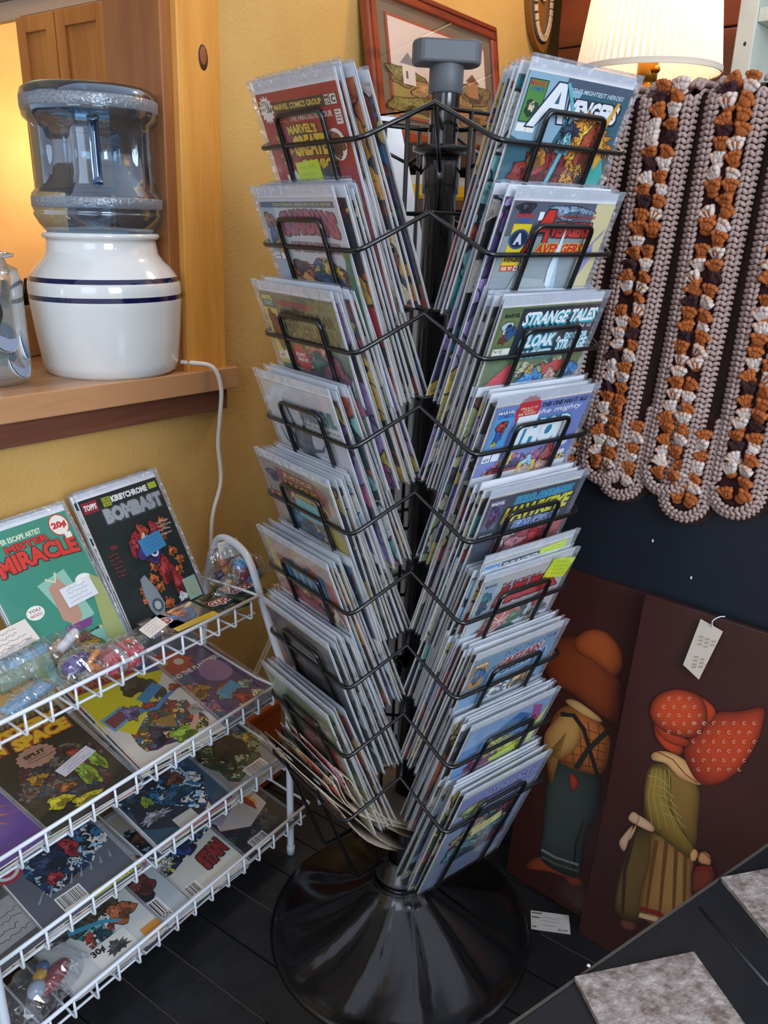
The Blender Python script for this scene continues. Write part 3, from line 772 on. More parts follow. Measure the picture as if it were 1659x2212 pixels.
# ================================================================== PAINTED PANELS
M_MAR = mat('maroon_wood', '#44201a', .42, color2='#331511', scale=3, coat=.25, bump=.05, bscale=400)
M_PNT = print_mat('brush_paint', .5, .15)
def panel_frame(v0, v1, h):
    up = (RF(0, v1, h)-RF(0, v0, 0)).normalized(); x = RF(1, 0); nrm = x.cross(up)
    return x, up, nrm     # nrm faces the viewer side
def make_panel(u0, u1, v0, v1, h, label, lbl_name):
    x, up, nrm = panel_frame(v0, v1, h)
    o = RF(u0, v0, 0)
    mt = Matrix.Identity(4)
    for i in range(3): mt[i][0] = x[i]; mt[i][1] = up[i]; mt[i][2] = nrm[i]; mt[i][3] = o[i]
    r = thing(lbl_name, label, 'painting', mtx=mt)
    L_ = sqrt(h*h+(v1-v0)**2)
    MB().box(0, 0, -.014, u1-u0, L_, 0).build('board', M_MAR, r, bevel=.0015)
    def loc(px, py, z=0):
        p = on_plane(px, py, o, nrm); d = p-o
        return V((d.dot(x), d.dot(up), z))
    return r, loc, mt
class Paint:
    def __init__(s, loc): s.loc = loc; s.z = .0003; s.mb = MB()
    def shape(s, pix, c_edge, c_mid, k=6, smooth=True, hl=None):
        """brushed shape: painted darker towards its outline, as the artist did"""
        s.z += .00005
        if smooth:
            P = [V((x, y, 0)) for x, y in pix]+[V((pix[0][0], pix[0][1], 0))]
            n0 = len(pix); P2 = []
            for i in range(n0):
                p0, p1, p2, p3 = P[(i-1) % n0], P[i], P[(i+1) % n0], P[(i+2) % n0]
                for j in range(4):
                    t = j/4
                    P2.append(.5*((2*p1)+(p2-p0)*t+(2*p0-5*p1+4*p2-p3)*t*t+(3*p1-p0-3*p2+p3)*t**3))
            pix = [(p.x, p.y) for p in P2]
        n = len(pix); cx, cy = hl or (sum(p[0] for p in pix)/n, sum(p[1] for p in pix)/n)
        ce, cm = lin(c_edge), lin(c_mid)
        rings = [1, .86, .66, .42, 0]; cols = [ce, tuple(ce[i]*.55+cm[i]*.45 for i in range(4)), tuple(ce[i]*.2+cm[i]*.8 for i in range(4)), cm, cm]
        vs = []
        for q in rings[:-1]:
            for (x, y) in pix: vs.append(s.loc(cx+(x-cx)*q, cy+(y-cy)*q, s.z))
        vs.append(s.loc(cx, cy, s.z)); base = len(s.mb.v); s.mb.v += [tuple(v) for v in vs]
        for r in range(3):
            for i in range(n):
                j = (i+1) % n
                s.mb.f.append((base+r*n+i, base+r*n+j, base+(r+1)*n+j, base+(r+1)*n+i)); s.mb.c.append([cols[r], cols[r], cols[r+1], cols[r+1]]); s.mb.mi.append(0); s.mb.sm.append(False)
        for i in range(n):
            j = (i+1) % n
            s.mb.f.append((base+3*n+i, base+3*n+j, base+4*n)); s.mb.c.append([cols[3], cols[3], cols[4]]); s.mb.mi.append(0); s.mb.sm.append(False)
    def line(s, pix, w0, col, w1=None):
        s.z += .00005; w1 = w0 if w1 is None else w1; n = len(pix); vs = []
        P = [V((x, y)) for x, y in pix]
        for sg in (1, -1):
            for i, p in enumerate(P):
                t = (P[min(i+1, n-1)]-P[max(i-1, 0)]).normalized(); q = V((-t.y, t.x))*sg*(w0+(w1-w0)*i/(n-1))
                vs.append(s.loc(p.x+q.x, p.y+q.y, s.z))
        s.mb.add(vs, [(i, i+n, i+n+1, i+1) for i in range(n-1)], col=lin(col))

boy, bl, bm = make_panel(-.655, -.405, 1.150, 1.212, .662, 'maroon wooden panel painted with a straw-hatted child in overalls', 'painted_panel')
p = Paint(bl)
# feet, legs, shirt, hat
p.shape([(1145, 1858), (1180, 1850), (1240, 1875), (1242, 1898), (1180, 1882), (1140, 1876)], '#4a1c10', '#8a3a1c')
p.shape([(1215, 1880), (1250, 1895), (1258, 1912), (1232, 1910)], '#4a1c10', '#7c341c')
p.shape([(1192, 1645), (1240, 1640), (1290, 1672), (1300, 1700), (1292, 1760), (1268, 1800), (1256, 1870), (1252, 1895), (1222, 1890), (1170, 1858), (1172, 1800), (1178, 1720)], '#1c1e1a', '#3d4540', hl=(1215, 1740))
p.line([(1238, 1890), (1244, 1820), (1262, 1770)], 3, '#141614', 1)
p.line([(1170, 1835), (1200, 1852), (1250, 1868)], 2.5, '#7a7f7a'); p.line([(1170, 1850), (1200, 1866), (1250, 1882)], 2.5, '#4a4f4a')
p.shape([(1190, 1560), (1220, 1525), (1265, 1535), (1312, 1580), (1318, 1620), (1300, 1670), (1262, 1668), (1215, 1650), (1188, 1620)], '#6a3418', '#b5662e', hl=(1270, 1590))
for i in range(5):
    p.line([(1205+i*22, 1540+i*6), (1215+i*20, 1600), (1225+i*16, 1655)], .8, '#5a2c14')
    p.line([(1195, 1560+i*20), (1255, 1572+i*20), (1310, 1590+i*18)], .8, '#5a2c14')
p.shape([(1190, 1700), (1175, 1600), (1195, 1560), (1225, 1535), (1250, 1548), (1256, 1590), (1240, 1622), (1210, 1640), (1180, 1630)], '#7a4a22', '#c2904e', hl=(1225, 1580))
p.line([(1212, 1542), (1240, 1545), (1262, 1575), (1275, 1620), (1292, 1678)], 5, '#26221c', 4)
p.line([(1312, 1580), (1270, 1620), (1245, 1660)], 6, '#2c2820', 6)
p.shape([(1231, 1670), (1244, 1676), (1250, 1694), (1240, 1708), (1232, 1695)], '#5e1a10', '#a53a22')
p.shape([(1222, 1515), (1245, 1512), (1292, 1545), (1300, 1560), (1262, 1545)], '#7c5830', '#c79a5c')
p.shape([(1165, 1400), (1195, 1380), (1250, 1375), (1300, 1420), (1340, 1470), (1342, 1500), (1335, 1560), (1290, 1540), (1240, 1500), (1190, 1470)], '#43180a', '#7e3514', hl=(1260, 1460))
p.shape([(1240, 1385), (1270, 1360), (1310, 1365), (1340, 1400), (1345, 1440), (1325, 1460), (1285, 1430), (1250, 1410)], '#561f0c', '#a04a1c', hl=(1290, 1390))
p.mb.build('brushwork', M_PNT, boy)

girl, gl_, gm = make_panel(-.472, -.20, 1.117, 1.196, .668, 'maroon wooden panel painted with a child in a red dotted bonnet', 'painted_panel')
p = Paint(gl_)
p.shape([(1340, 1985), (1370, 1990), (1372, 2008), (1345, 2005)], '#3a1c14', '#6a3a2c')
p.shape([(1375, 1790), (1420, 1790), (1425, 1850), (1400, 1920), (1380, 1990), (1332, 1975), (1330, 1930), (1350, 1850)], '#2c1a0c', '#6a5428', hl=(1355, 1900))
p.shape([(1412, 1790), (1480, 1810), (1498, 1850), (1495, 1930), (1490, 1990), (1440, 2010), (1382, 1975), (1385, 1920), (1400, 1860)], '#5a3618', '#a87a3e', hl=(1450, 1900))
for x0, x1 in ((1418, 1395), (1440, 1425), (1462, 1455), (1482, 1478)):
    p.line([(x0, 1815), ((x0+x1)/2, 1890), (x1, 1975)], 5, '#6a4522', 3)
p.line([(1383, 1962), (1420, 1972), (1440, 1984)], 5, '#7a2414'); p.line([(1381, 1976), (1420, 1986)], 5, '#c9a878')
p.line([(1372, 1790), (1350, 1880), (1345, 1975)], 5, '#3a2812', 3)
p.shape([(1400, 1660), (1440, 1650), (1490, 1680), (1512, 1710), (1508, 1780), (1500, 1830), (1450, 1815), (1400, 1790), (1390, 1740)], '#3e2c10', '#86652a', hl=(1470, 1700))
p.shape([(1405, 1660), (1430, 1655), (1450, 1680), (1450, 1740), (1470, 1790), (1502, 1835), (1495, 1855), (1450, 1825), (1405, 1780), (1392, 1720)], '#4a3812', '#97782e', hl=(1420, 1700))
for i in range(5):
    p.line([(1400+i*8, 1675+i*20), (1425+i*8, 1680+i*21), (1447+i*9, 1700+i*22)], .7, '#b09a5a')
    p.line([(1410+i*9, 1660), (1400+i*12, 1720), (1410+i*16, 1790)], .6, '#b09a5a')
p.shape([(1492, 1842), (1500, 1833), (1508, 1840), (1503, 1858), (1493, 1858)], '#a8703e', '#d9a56a')
p.shape([(1508, 1845), (1522, 1838), (1536, 1850), (1534, 1868), (1518, 1866), (1508, 1858)], '#8a4a2a', '#d09060')
p.shape([(1497, 1880), (1520, 1865), (1542, 1878), (1540, 1905), (1500, 1930), (1495, 1905)], '#3a140c', '#7a3420')
for i in range(7): p.shape([(1503+i*5, 1874), (1507+i*5, 1869), (1511+i*5, 1874), (1507+i*5, 1880)], '#4a0e0a', '#8a2418')
p.line([(1498, 1885), (1515, 1835), (1545, 1862), (1548, 1895)], 1, '#3c1c10')
p.shape([(1362, 1765), (1378, 1758), (1412, 1782), (1410, 1796), (1378, 1782)], '#a07850', '#dcb48c')
p.shape([(1358, 1768), (1368, 1752), (1382, 1762), (1376, 1780)], '#8a5c3c', '#d8ac84')
p.shape([(1368, 1782), (1350, 1800), (1338, 1820), (1350, 1838), (1362, 1805)], '#9a6c4c', '#d8b090')
p.shape([(1376, 1780), (1362, 1800), (1360, 1815), (1370, 1800)], '#9a6c4c', '#cfa580')
p.shape([(1412, 1625), (1440, 1622), (1480, 1640), (1515, 1680), (1510, 1695), (1470, 1680), (1440, 1650), (1410, 1640)], '#8a6034', '#d0a068', hl=(1450, 1640))
p.line([(1420, 1622), (1455, 1640), (1482, 1672), (1508, 1690)], 1.2, '#8a2a1a')
BR1, BR2 = '#541408', '#b63c18'
p.shape([(1545, 1540), (1600, 1535), (1650, 1528), (1648, 1570), (1628, 1620), (1590, 1670), (1545, 1695), (1512, 1690), (1490, 1660), (1478, 1620), (1500, 1580)], BR1, BR2, hl=(1590, 1610))
p.shape([(1415, 1560), (1418, 1590), (1440, 1618), (1470, 1630), (1476, 1612), (1440, 1600)], BR1, BR2)
p.shape([(1412, 1540), (1420, 1580), (1450, 1605), (1485, 1612), (1490, 1598), (1440, 1580)], BR1, '#a83616')
p.shape([(1498, 1500), (1525, 1510), (1546, 1530), (1545, 1550), (1525, 1560)], BR1, BR2)
p.shape([(1405, 1540), (1415, 1508), (1445, 1490), (1480, 1489), (1515, 1505), (1530, 1540), (1522, 1575), (1500, 1592), (1465, 1590), (1425, 1572)], BR1, '#c2441c', hl=(1460, 1530))
rnd = random.Random(11)
dots = [(1425+22*i+(j % 2)*11, 1508+18*j) for i in range(5) for j in range(5)]+[(1500+22*i+(j % 2)*11, 1560+20*j) for i in range(7) for j in range(7)]
for (x, y) in dots:
    inb = ((x-1467)/58)**2+((y-1540)/46)**2 < 1
    ina = (1488 < x < 1640) and y > 1548 and (x-1560)**2/82**2+(y-1590)**2/88**2 < 1 and x > 1495
    if inb or ina:
        a_ = rnd.random()*2
        p.line([(x+3.4*cos(a_+k), y+3.4*sin(a_+k)) for k in (0, 1.05, 2.1, 3.15, 4.2, 5.0)], .7, '#dba88a')
p.mb.build('brushwork', M_PNT, girl)
# raised strip at top of the rear panel
a0 = gl_(1380, 1285); 
# hanging tag
tg = thing('hanging_tag', 'cream price tag tied with string to the bonnet panel', 'tag', mtx=gm)
q = [gl_(1517, 1335, .006), gl_(1565, 1362, .006), gl_(1515, 1464, .010), gl_(1481, 1432, .010)]
b = MB(); b.add(q+[v+V((0, 0, .0008)) for v in q], [(3, 2, 1, 0), (4, 5, 6, 7), (0, 1, 5, 4), (1, 2, 6, 5), (2, 3, 7, 6), (3, 0, 4, 7)])
b.build('card', mat('tag_card', '#c6b9a6', .7), tg)
p2 = Paint(gl_); p2.z = .0115
for (y, n_) in ((1372, 3), (1380, 3), (1388, 2), (1415, 2), (1423, 3), (1431, 3), (1437, 1)):
    k_ = (y-1350)/100
    for j in range(n_):
        x_ = 1522-k_*24+j*13
        p2.line([(x_+i*2.0, y+j*5+(1.8 if i % 2 else -1.8)) for i in range(5)], .6, '#4a4038')
p2.mb.build('handwriting', PR, tg)
MB().tube(smooth_path([gl_(1543, 1352, .008), gl_(1545, 1338, .012), gl_(1556, 1331, .006), gl_(1564, 1333, -.004)], 5), .0009, 6).build('string', mat('tag_string', '#c9d2da', .7), tg)
# card on the floor
fc = thing('price_card', 'white handwritten price card lying on the floor before the panels', 'card', mtx=Matrix.Translation(V((.333, 1.172, 0))) @ Matrix.Rotation(-.14, 4, 'Z'))
MB().box(-.036, -.022, .0006, .036, .022, .0012).build('card', mat('card_white', '#d6d0c8', .6), fc)
a = Art(.072, .044, .0013); a.rect(.03, .86, .3, .92, '#55504a'); a.rect(.03, .62, .22, .68, '#55504a'); a.rect(.03, .12, .14, .18, '#55504a'); a.lines(.25, .2, .8, .8, 3, '#3a3c66', seed=4); a.text('$5.00', .68, .06, .93, .18, '#3a3c66', 0, .3)
a.mb.xf(lambda p: V((p.x, p.y-.022, p.z))).build('handwriting', PR, fc)

# ================================================================== AFGHAN
M_BRN = mat('brown_yarn', '#3c2118', .95, bump=.6, bscale=900, color2='#2a150f', scale=200)
M_BEI = mat('beige_yarn', '#b39a91', .92, bump=.6, bscale=900, color2='#a48980', scale=60)
YC = [mat('rust_yarn', '#b5652a', .9, color2='#8f4216', scale=110, bump=.6, bscale=800), mat('cream_yarn', '#d6cac4', .9, color2='#bd8f6c', scale=80, bump=.6, bscale=800), mat('plum_yarn', '#2f1217', .95, color2='#3f1a1a', scale=120, bump=.6, bscale=800)]
afg = thing('crochet_afghan', 'striped crocheted afghan in beige, rust and plum draped over the black cabinet', 'afghan', RF(0, 0, 0), TH_R)
def strip_u(j, z, back=0): return -.546+.099*j+(z-1.35)*(.063-.0175*j)
VF = 1.212
ZT = 1.404
def apos(j, s, du, dv=0, back=False):
    """point on the drape: s is the height; above ZT the strip bends back over the cabinet top"""
    z = s; v = VF-.004*sin(s*9+j)
    u = strip_u(j, min(z, 1.45))+du+(.034 if back else 0)
    if s > ZT:
        t = min((s-ZT)/.03, 1)*pi/2
        if s-ZT < .03: z = ZT+.012*sin(t)+dv*sin(t); v = VF+.012*(1-cos(t))-dv*cos(t)
        else: z = ZT+.012+dv; v = VF+.012+(s-ZT-.03)
        return V((u, v, z))
    return V((u, v-dv, z))
def strip_path(j, z0, half, back=False, top=1.56, step=.0088):
    """outline points (u,v,z,tangent) of one side, round the end and up the other"""
    pts = []
    zc_ = z0+half
    n = int((top-zc_)/step)
    for i in range(n): pts.append((apos(j, top-i*step, -half, 0, back), 0))
    k = max(6, int(pi*half/step))
    for i in range(k+1):
        a = pi*i/k; pts.append((apos(j, zc_-half*sin(a), -half*cos(a), 0, back), a))
    for i in range(1, n): pts.append((apos(j, zc_+i*step, half, 0, back), pi))
    return pts
def ribbon(j, z0, halfw, dv0, dv1, back, top=1.56, step=.012):
    b_ = MB(); cols = []; z = z0; zs = []
    zc_ = z0+halfw
    k = 8
    for i in range(k): zs.append((zc_-halfw*cos(pi/2*i/k), halfw*sin(pi/2*i/k)))
    z = zc_
    while z < top: zs.append((z, halfw)); z += step
    vs = []; n = len(zs)
    for (z, hw) in zs:
        vs += [apos(j, z, -hw, dv0, back), apos(j, z, 0, dv1, back), apos(j, z, hw, dv0, back)]
    fs = []
    for i in range(n-1):
        a = i*3
        fs += [(a, a+1, a+4, a+3), (a+1, a+2, a+5, a+4)]
    return b_.add(vs, fs, smooth=True)
puff_me = {}
def puff(kind, var):
    if (kind, var) in puff_me: return puff_me[(kind, var)]
    rn = random.Random(kind*10+var); b_ = MB()
    # a shell of tall stitches fanned from the base, closed by a rolled top
    for i in range(5):
        a = -.75+1.5*i/4+rn.uniform(-.1, .1)
        b_.ball((.0075*sin(a), -.0035, .0035*cos(a)), .0034, .0048, .0078, rot=Matrix.Rotation(a*.55, 3, 'Y') @ Matrix.Rotation(rn.uniform(-.3, .3), 3, 'X'), seg=7, rings=4, mi=i % 2 if var > 1 else 0)
    for i in range(4):
        b_.ball((-.0068+.0045*i, -.0048-rn.random()*.002, .0085-abs(i-1.5)*.0016), .0042, .0036, .0032, rot=Matrix.Rotation(rn.uniform(-.6, .6), 3, 'Y'), seg=6, rings=4, mi=0)
    b_.ball((0, -.001, -.004), .0075, .004, .005, seg=7, rings=4, mi=1)
    second = {0: YC[0], 1: YC[0], 2: YC[2]}[kind] if var % 2 else YC[kind]
    m_ = b_.mesh('yarn_cluster', [YC[kind], second]); puff_me[(kind, var)] = m_
    return m_
ends = {-1: .835, 0: .838, 1: .842, 2: .832, 3: .835, 4: .84}
rnd = random.Random(21)
for back in (True, False):
    for j in range(-1, 4):
        z0 = ends[j]-({0: .022, 1: .036}.get(j, .012) if back else 0)
        if back and j > 1: continue
        dv0 = .0 if back else .006
        top = .98 if back else 1.54
        nm = 'strip' 
        st = ribbon(j, z0-.010, .0545, -.003 if not back else -.006, -.004 if not back else -.006, back, top).build('brown_base', M_BRN, afg)
        # stitched beige border: two rows of small stitches round the strip
        bb = MB()
        for ri_, (rr, zz) in enumerate(((.0385, dv0+.004), (.0325, dv0+.0075), (.0265, dv0+.008))):
            for i, (p, a) in enumerate(strip_path(j, z0+(.0385-rr), rr, back, top, .0078)):
                pp_ = p+V((0, -zz, 0)) if p.z < ZT+.005 else p+V((0, 0, zz))
                tl_ = rnd.uniform(-.25, .25)
                R_ = Matrix.Rotation((.75 if ri_ % 2 else -.75)+(pi/2-a if 0 < a < pi else 0)+tl_, 3, 'Y')
                bb.ball(pp_, .0060, .0040, .0034, rot=R_, seg=6, rings=4)
        bb.build('beige_border', M_BEI, st)
        # fringe of points on the outer edge of the border
        ed = MB()
        for i, (p, a) in enumerate(strip_path(j, z0-.0035, .0425, back, top, .0078)):
            ed.ball(p+V((0, -dv0-.0015, 0)), .0032, .003, .0030, rot=Matrix.Rotation(.8, 3, 'Y'), seg=5, rings=3)
        ed.build('picot_edge', M_BEI if not back else M_BRN, st)
        inner = ribbon(j, z0+.014, .026, dv0-.001, dv0, back, top).build('dark_ground', YC[2], st)
        z = z0+.034; r_ = 0
        seq = [0, 1, 1, 0, 2]
        while z < min(top-.03, 1.43):
            for sd in (-1, 1):
                kind = [(0, 1), (1, 0), (2, 1), (0, 0), (1, 2), (1, 0), (0, 1), (2, 0)][(r_*1+j*3) % 8][(sd+1)//2]
                if rnd.random() < .15: kind = rnd.choice((0, 1))
                if kind == 2 and rnd.random() < .3: continue
                p = apos(j, z+rnd.uniform(-.002, .002), sd*.0112+rnd.uniform(-.002, .002), dv0+.003, back)
                o = bpy.data.objects.new('yarn_cluster', puff(kind, rnd.randrange(4))); COL.objects.link(o)
                o.parent = st; o.location = p; o.rotation_euler = (rnd.uniform(-.25, .25), rnd.uniform(-.5, .5)+sd*.25, rnd.uniform(-.3, .3)); s_ = rnd.uniform(1.12, 1.32); o.scale = (s_, s_, s_)
            z += .0172; r_ += 1

# ================================================================== TILED TABLE (lower right)
TZ = .48
def TP(x, y, z=TZ): return on_plane(x, y, (0, 0, z), (0, 0, 1))
e0 = TP(1105, 2212); e1 = TP(1659, 1825); ed = (e1-e0).normalized(); en = V((ed.y, -ed.x, 0))
mt = Matrix.Identity(4)
for i in range(3): mt[i][0] = ed[i]; mt[i][1] = -en[i]; mt[i][2] = (0, 0, 1)[i]; mt[i][3] = (e0-ed*.12)[i]
mt[2][3] = 0
tb = thing('tiled_table', 'low black table with rough silvery square tiles at the lower right corner', 'table', mtx=mt)
mi_ = mt.inverted()
M_TB = mat('black_metal', '#131416', .38, coat=.2, color2='#1b1d20', scale=9, bump=.1, bscale=200)
M_EDGE = mat('worn_rim', '#4b443e', .5)
MB().box(0, -.6, TZ-.03, .62, 0, TZ).build('table_top', M_TB, tb, bevel=.003)
MB().box(0, -.0015, TZ-.003, .62, .0012, TZ+.0012).build('worn_rim', M_EDGE, tb)
for (x, y) in ((.04, -.08), (.54, -.08), (.04, -.56), (.54, -.56)):
    MB().box(x, y, 0, x+.04, y+.04, TZ-.03).build('leg', M_TB, tb)
q = mi_ @ TP(1268, 2085); MB().ball((q.x, q.y-.002, TZ+.0015), .0022, .0022, .0012).build('paint_fleck', mat('pale_fleck', ''), tb)
M_TILE = mat('silver_tile', '#b5aaa4', .45, metal=.2, color2='#7a6a60', scale=85, bump=1.0, bscale=150)
def tile(px):
    P_ = [mi_ @ TP(*q) for q in px]
    b_ = MB(); b_.hexa([(p.x, p.y, TZ+.0003) for p in P_]+[(p.x, p.y, TZ+.006) for p in P_])
    # fine relief grid on top
    n = 26; top = []
    for i in range(n+1):
        for j in range(n+1):
            u_, v_ = i/n, j/n
            p = P_[0]*(1-u_)*(1-v_)+P_[1]*u_*(1-v_)+P_[2]*u_*v_+P_[3]*(1-u_)*v_
            ed_ = min(i, j, n-i, n-j)
            h = (noise.noise(p*95)+.6*noise.noise(p*230))*.0011 if ed_ > 0 else -.001
            top.append((p.x, p.y, TZ+.0068+h))
    b_.add(top, [(i*(n+1)+j, (i+1)*(n+1)+j, (i+1)*(n+1)+j+1, i*(n+1)+j+1) for i in range(n) for j in range(n)], smooth=True)
    return b_
A_, B_ = TP(1240, 2118), TP(1497, 2064); dA = (B_-A_); dn = V((dA.y, -dA.x, 0))
def pxs(p): 
    v = p-CAM; z = v.dot(FW); return (IMG_W/2+FPX*v.dot(RT)/z, IMG_H/2-FPX*v.dot(UP)/z)
tile([pxs(A_+dn), pxs(B_+dn), pxs(B_), pxs(A_)]).build('tile', M_TILE, tb)
C_ = TP(1556, 1903); dB = dA*1.02
tile([pxs(C_+dn), pxs(C_+dB+dn), pxs(C_+dB), pxs(C_)]).build('tile', M_TILE, tb)
# raised diagonal ribs between the tiles
r0 = mi_ @ TP(1512, 1962); r1 = mi_ @ TP(1660, 2130)
MB().tube([(r0.x, r0.y, TZ), (r1.x, r1.y, TZ)], .0022, 6).build('rib', M_TB, tb)

# ================================================================== SPINNER RACK
SPB = V((.0487, 1.162, 0)); LX, LY = .0109, -.0214
def spin(p): return V((p.x+LX*p.z, p.y+LY*p.z, p.z))
A1 = radians(-142.0)
ANG = [A1, A1+pi/2, A1+pi, A1+1.5*pi]       # left-front, right-front, right-rear, left-rear pockets
Z1, DZ = 1.317, .1125
RA, RV, DVT, WH = .2066, .1586, .0422, .105
M_BLK = mat('black_wire', '#040405', .3, coat=.25)
M_PLS = mat('black_plastic', '#090a0d', .16, coat=.4)
M_CAP = mat('grey_plastic', '#4b5054', .5)
spn = thing('spinner_rack', 'tall black wire four-sided spinner rack on a round fluted base', 'spinner rack', SPB)
# fluted base
NF = 11
def base_r(): pass
b = MB(); n = 132; prof = [(.049, .118), (.052, .104), (.066, .090), (.09, .070), (.12, .049), (.15, .032), (.18, .019), (.208, .011), (.225, .008), (.233, .0085), (.239, .006), (.240, .0)]
vs = []
for (r, z) in prof:
    for j in range(n):
        a = 2*pi*j/n
        k = max(0, min(1, (r-.052)/.05))*max(0, min(1, (.222-r)/.03))
        ph = (a*NF/(2*pi) + (r-.05)*2.2) % 1.0
        h = (ph*1.0 if ph < .8 else (1-ph)*4)*.014*k
        vs.append((r*cos(a), r*sin(a), z+h))
fs = [(i*n+j, i*n+(j+1) % n, (i+1)*n+(j+1) % n, (i+1)*n+j) for i in range(len(prof)-1) for j in range(n)]
b.add(vs, fs, smooth=True)
M_BASE = mat('black_gloss_base', '#0e0f11', .22, coat=.4)
base = b.build('fluted_base', M_BASE, spn)
MB().lathe([(.034, .10), (.050, .108), (.0505, .114), (.044, .117), (.044, .121), (.0485, .124), (.0485, .130), (.040, .136), (.036, .150), (.0255, .158)], 48, cap=False).build('hub_collar', M_BASE, spn)
MB().lathe([(.0215, .13), (.0215, 1.27), (.0245, 1.272), (.0245, 1.318), (.0215, 1.32)], 32, cap=False).xf(spin).build('pole', M_PLS, spn)
MB().lathe([(.0185, 1.30), (.0185, 1.44)], 32, cap=False).xf(spin).build('upper_pole', mat('black_chrome', '#0c0c0e', .12, metal=.3, coat=.6), spn)
MB().lathe([(.0205, 1.388), (.0215, 1.39), (.0215, 1.42), (.0205, 1.422)], 32).xf(spin).build('top_sleeve', M_CAP, spn)
cp_ = MB()
oc = []
for (cx, sg) in ((.031, 1), (-.031, -1)):
    for i in range(9):
        a = -pi/2+pi*i/8
        oc.append((cx+sg*.012*cos(a), .024*sin(a)*sg))
cp_.add([(x, y, 1.420) for x, y in oc]+[(x, y, 1.446) for x, y in oc], [tuple(range(17, -1, -1)), tuple(range(18, 36))]+[(i, (i+1) % 18, (i+1) % 18+18, i+18) for i in range(18)])
ct = cp_.xf(lambda p: spin(V((p.x*cos(.12)-p.y*sin(.12)-.001, p.x*sin(.12)+p.y*cos(.12), p.z)))).build('top_cap', M_CAP, spn, bevel=.003)
# clamp knob low on the pole
MB().lathe([(0, 0), (.016, 0), (.018, .006), (.018, .03), (.014, .034), (0, .034)], 10).xf(lambda p: spin(V((-.02-p.z, -.022+p.x, .57+p.y)))).build('clamp_knob', M_PLS, spn)
RI = .083
wire_me = {}
def PF(i, r, t, z):
    """pocket frame: r outwards, t to the viewer's right, z up (local to the spinner)"""
    a = ANG[i]; return V((r*cos(a)-t*sin(a), r*sin(a)+t*cos(a), z))
for k in range(9):
    z = Z1-k*DZ
    pts = []
    for i in range(4):
        a = ANG[i]-pi/4
        pts.append(V((RV*cos(a), RV*sin(a), z+DVT)))
        pts.append(PF(i, RA, -WH, z)); pts.append(PF(i, RA, WH, z))
    # order the loop by angle
    ring = []
    for i in range(4):
        ring += [pts[i*3], pts[i*3+1], pts[i*3+2]]
    fr = []
    n = len(ring)
    for j, p in enumerate(ring):
        if j % 3 == 0: fr.append(p)
        else:
            a = ring[(j-1) % n]; c = ring[(j+1) % n]; A_ = p+(a-p).normalized()*.013; C2 = p+(c-p).normalized()*.013
            for q in range(5):
                t = q/4; fr.append(A_*(1-t)**2+p*2*t*(1-t)+C2*t*t)
    b = MB().tube([spin(p) for p in fr], .0029, 8, closed=True)
    b.build('basket_ring', M_BLK, spn)
    # inner square and arms
    b = MB()
    sq = [V((RI*1.414*cos(ANG[i]-pi/4), RI*1.414*sin(ANG[i]-pi/4), z+DVT)) for i in range(4)]
    b.tube([spin(p) for p in sq], .0026, 6, closed=True)
    for i in range(4):
        a = ANG[i]-pi/4
        b.tube([spin(V((RV*cos(a), RV*sin(a), z+DVT))), spin(V((.02*cos(a), .02*sin(a), z+DVT-(.012 if k == 0 else .0))))], .0026, 6)
        if k == 0: b.tube([spin(V((RV*cos(a)*.98, RV*sin(a)*.98, z+DVT))), spin(V((.022*cos(a), .022*sin(a), z-.02)))], .0024, 6)
    b.build('inner_frame', M_BLK, spn)
    for i in range(4):
        zt = z+.031; sl = .364
        def face(t, zz): return PF(i, RA-.0035+sl*(zz-z)+(.0045 if zz > z else .0045), t, zz)
        path = [PF(i, RI, -.047, z-.186), face(-.047, z-.190), face(-.047, zt), face(.047, zt), face(.047, z-.190), PF(i, RI, .047, z-.186)]
        b = MB().tube([spin(p) for p in fillet(path, .010, 4)], .0030, 8)
        b.build('pocket_wire', M_BLK, spn)
for i in range(4):
    for t in (-.03, .03):
        MB().tube([spin(PF(i, RI, t, Z1+DVT)), spin(PF(i, RI, t, Z1-8*DZ-.19))], .0028, 8).build('upright', M_BLK, spn)
MB().lathe([(.0245, 1.318), (.038, 1.322), (.038, 1.328), (.0215, 1.33)], 32).xf(spin).build('top_flange', M_BLK, spn)

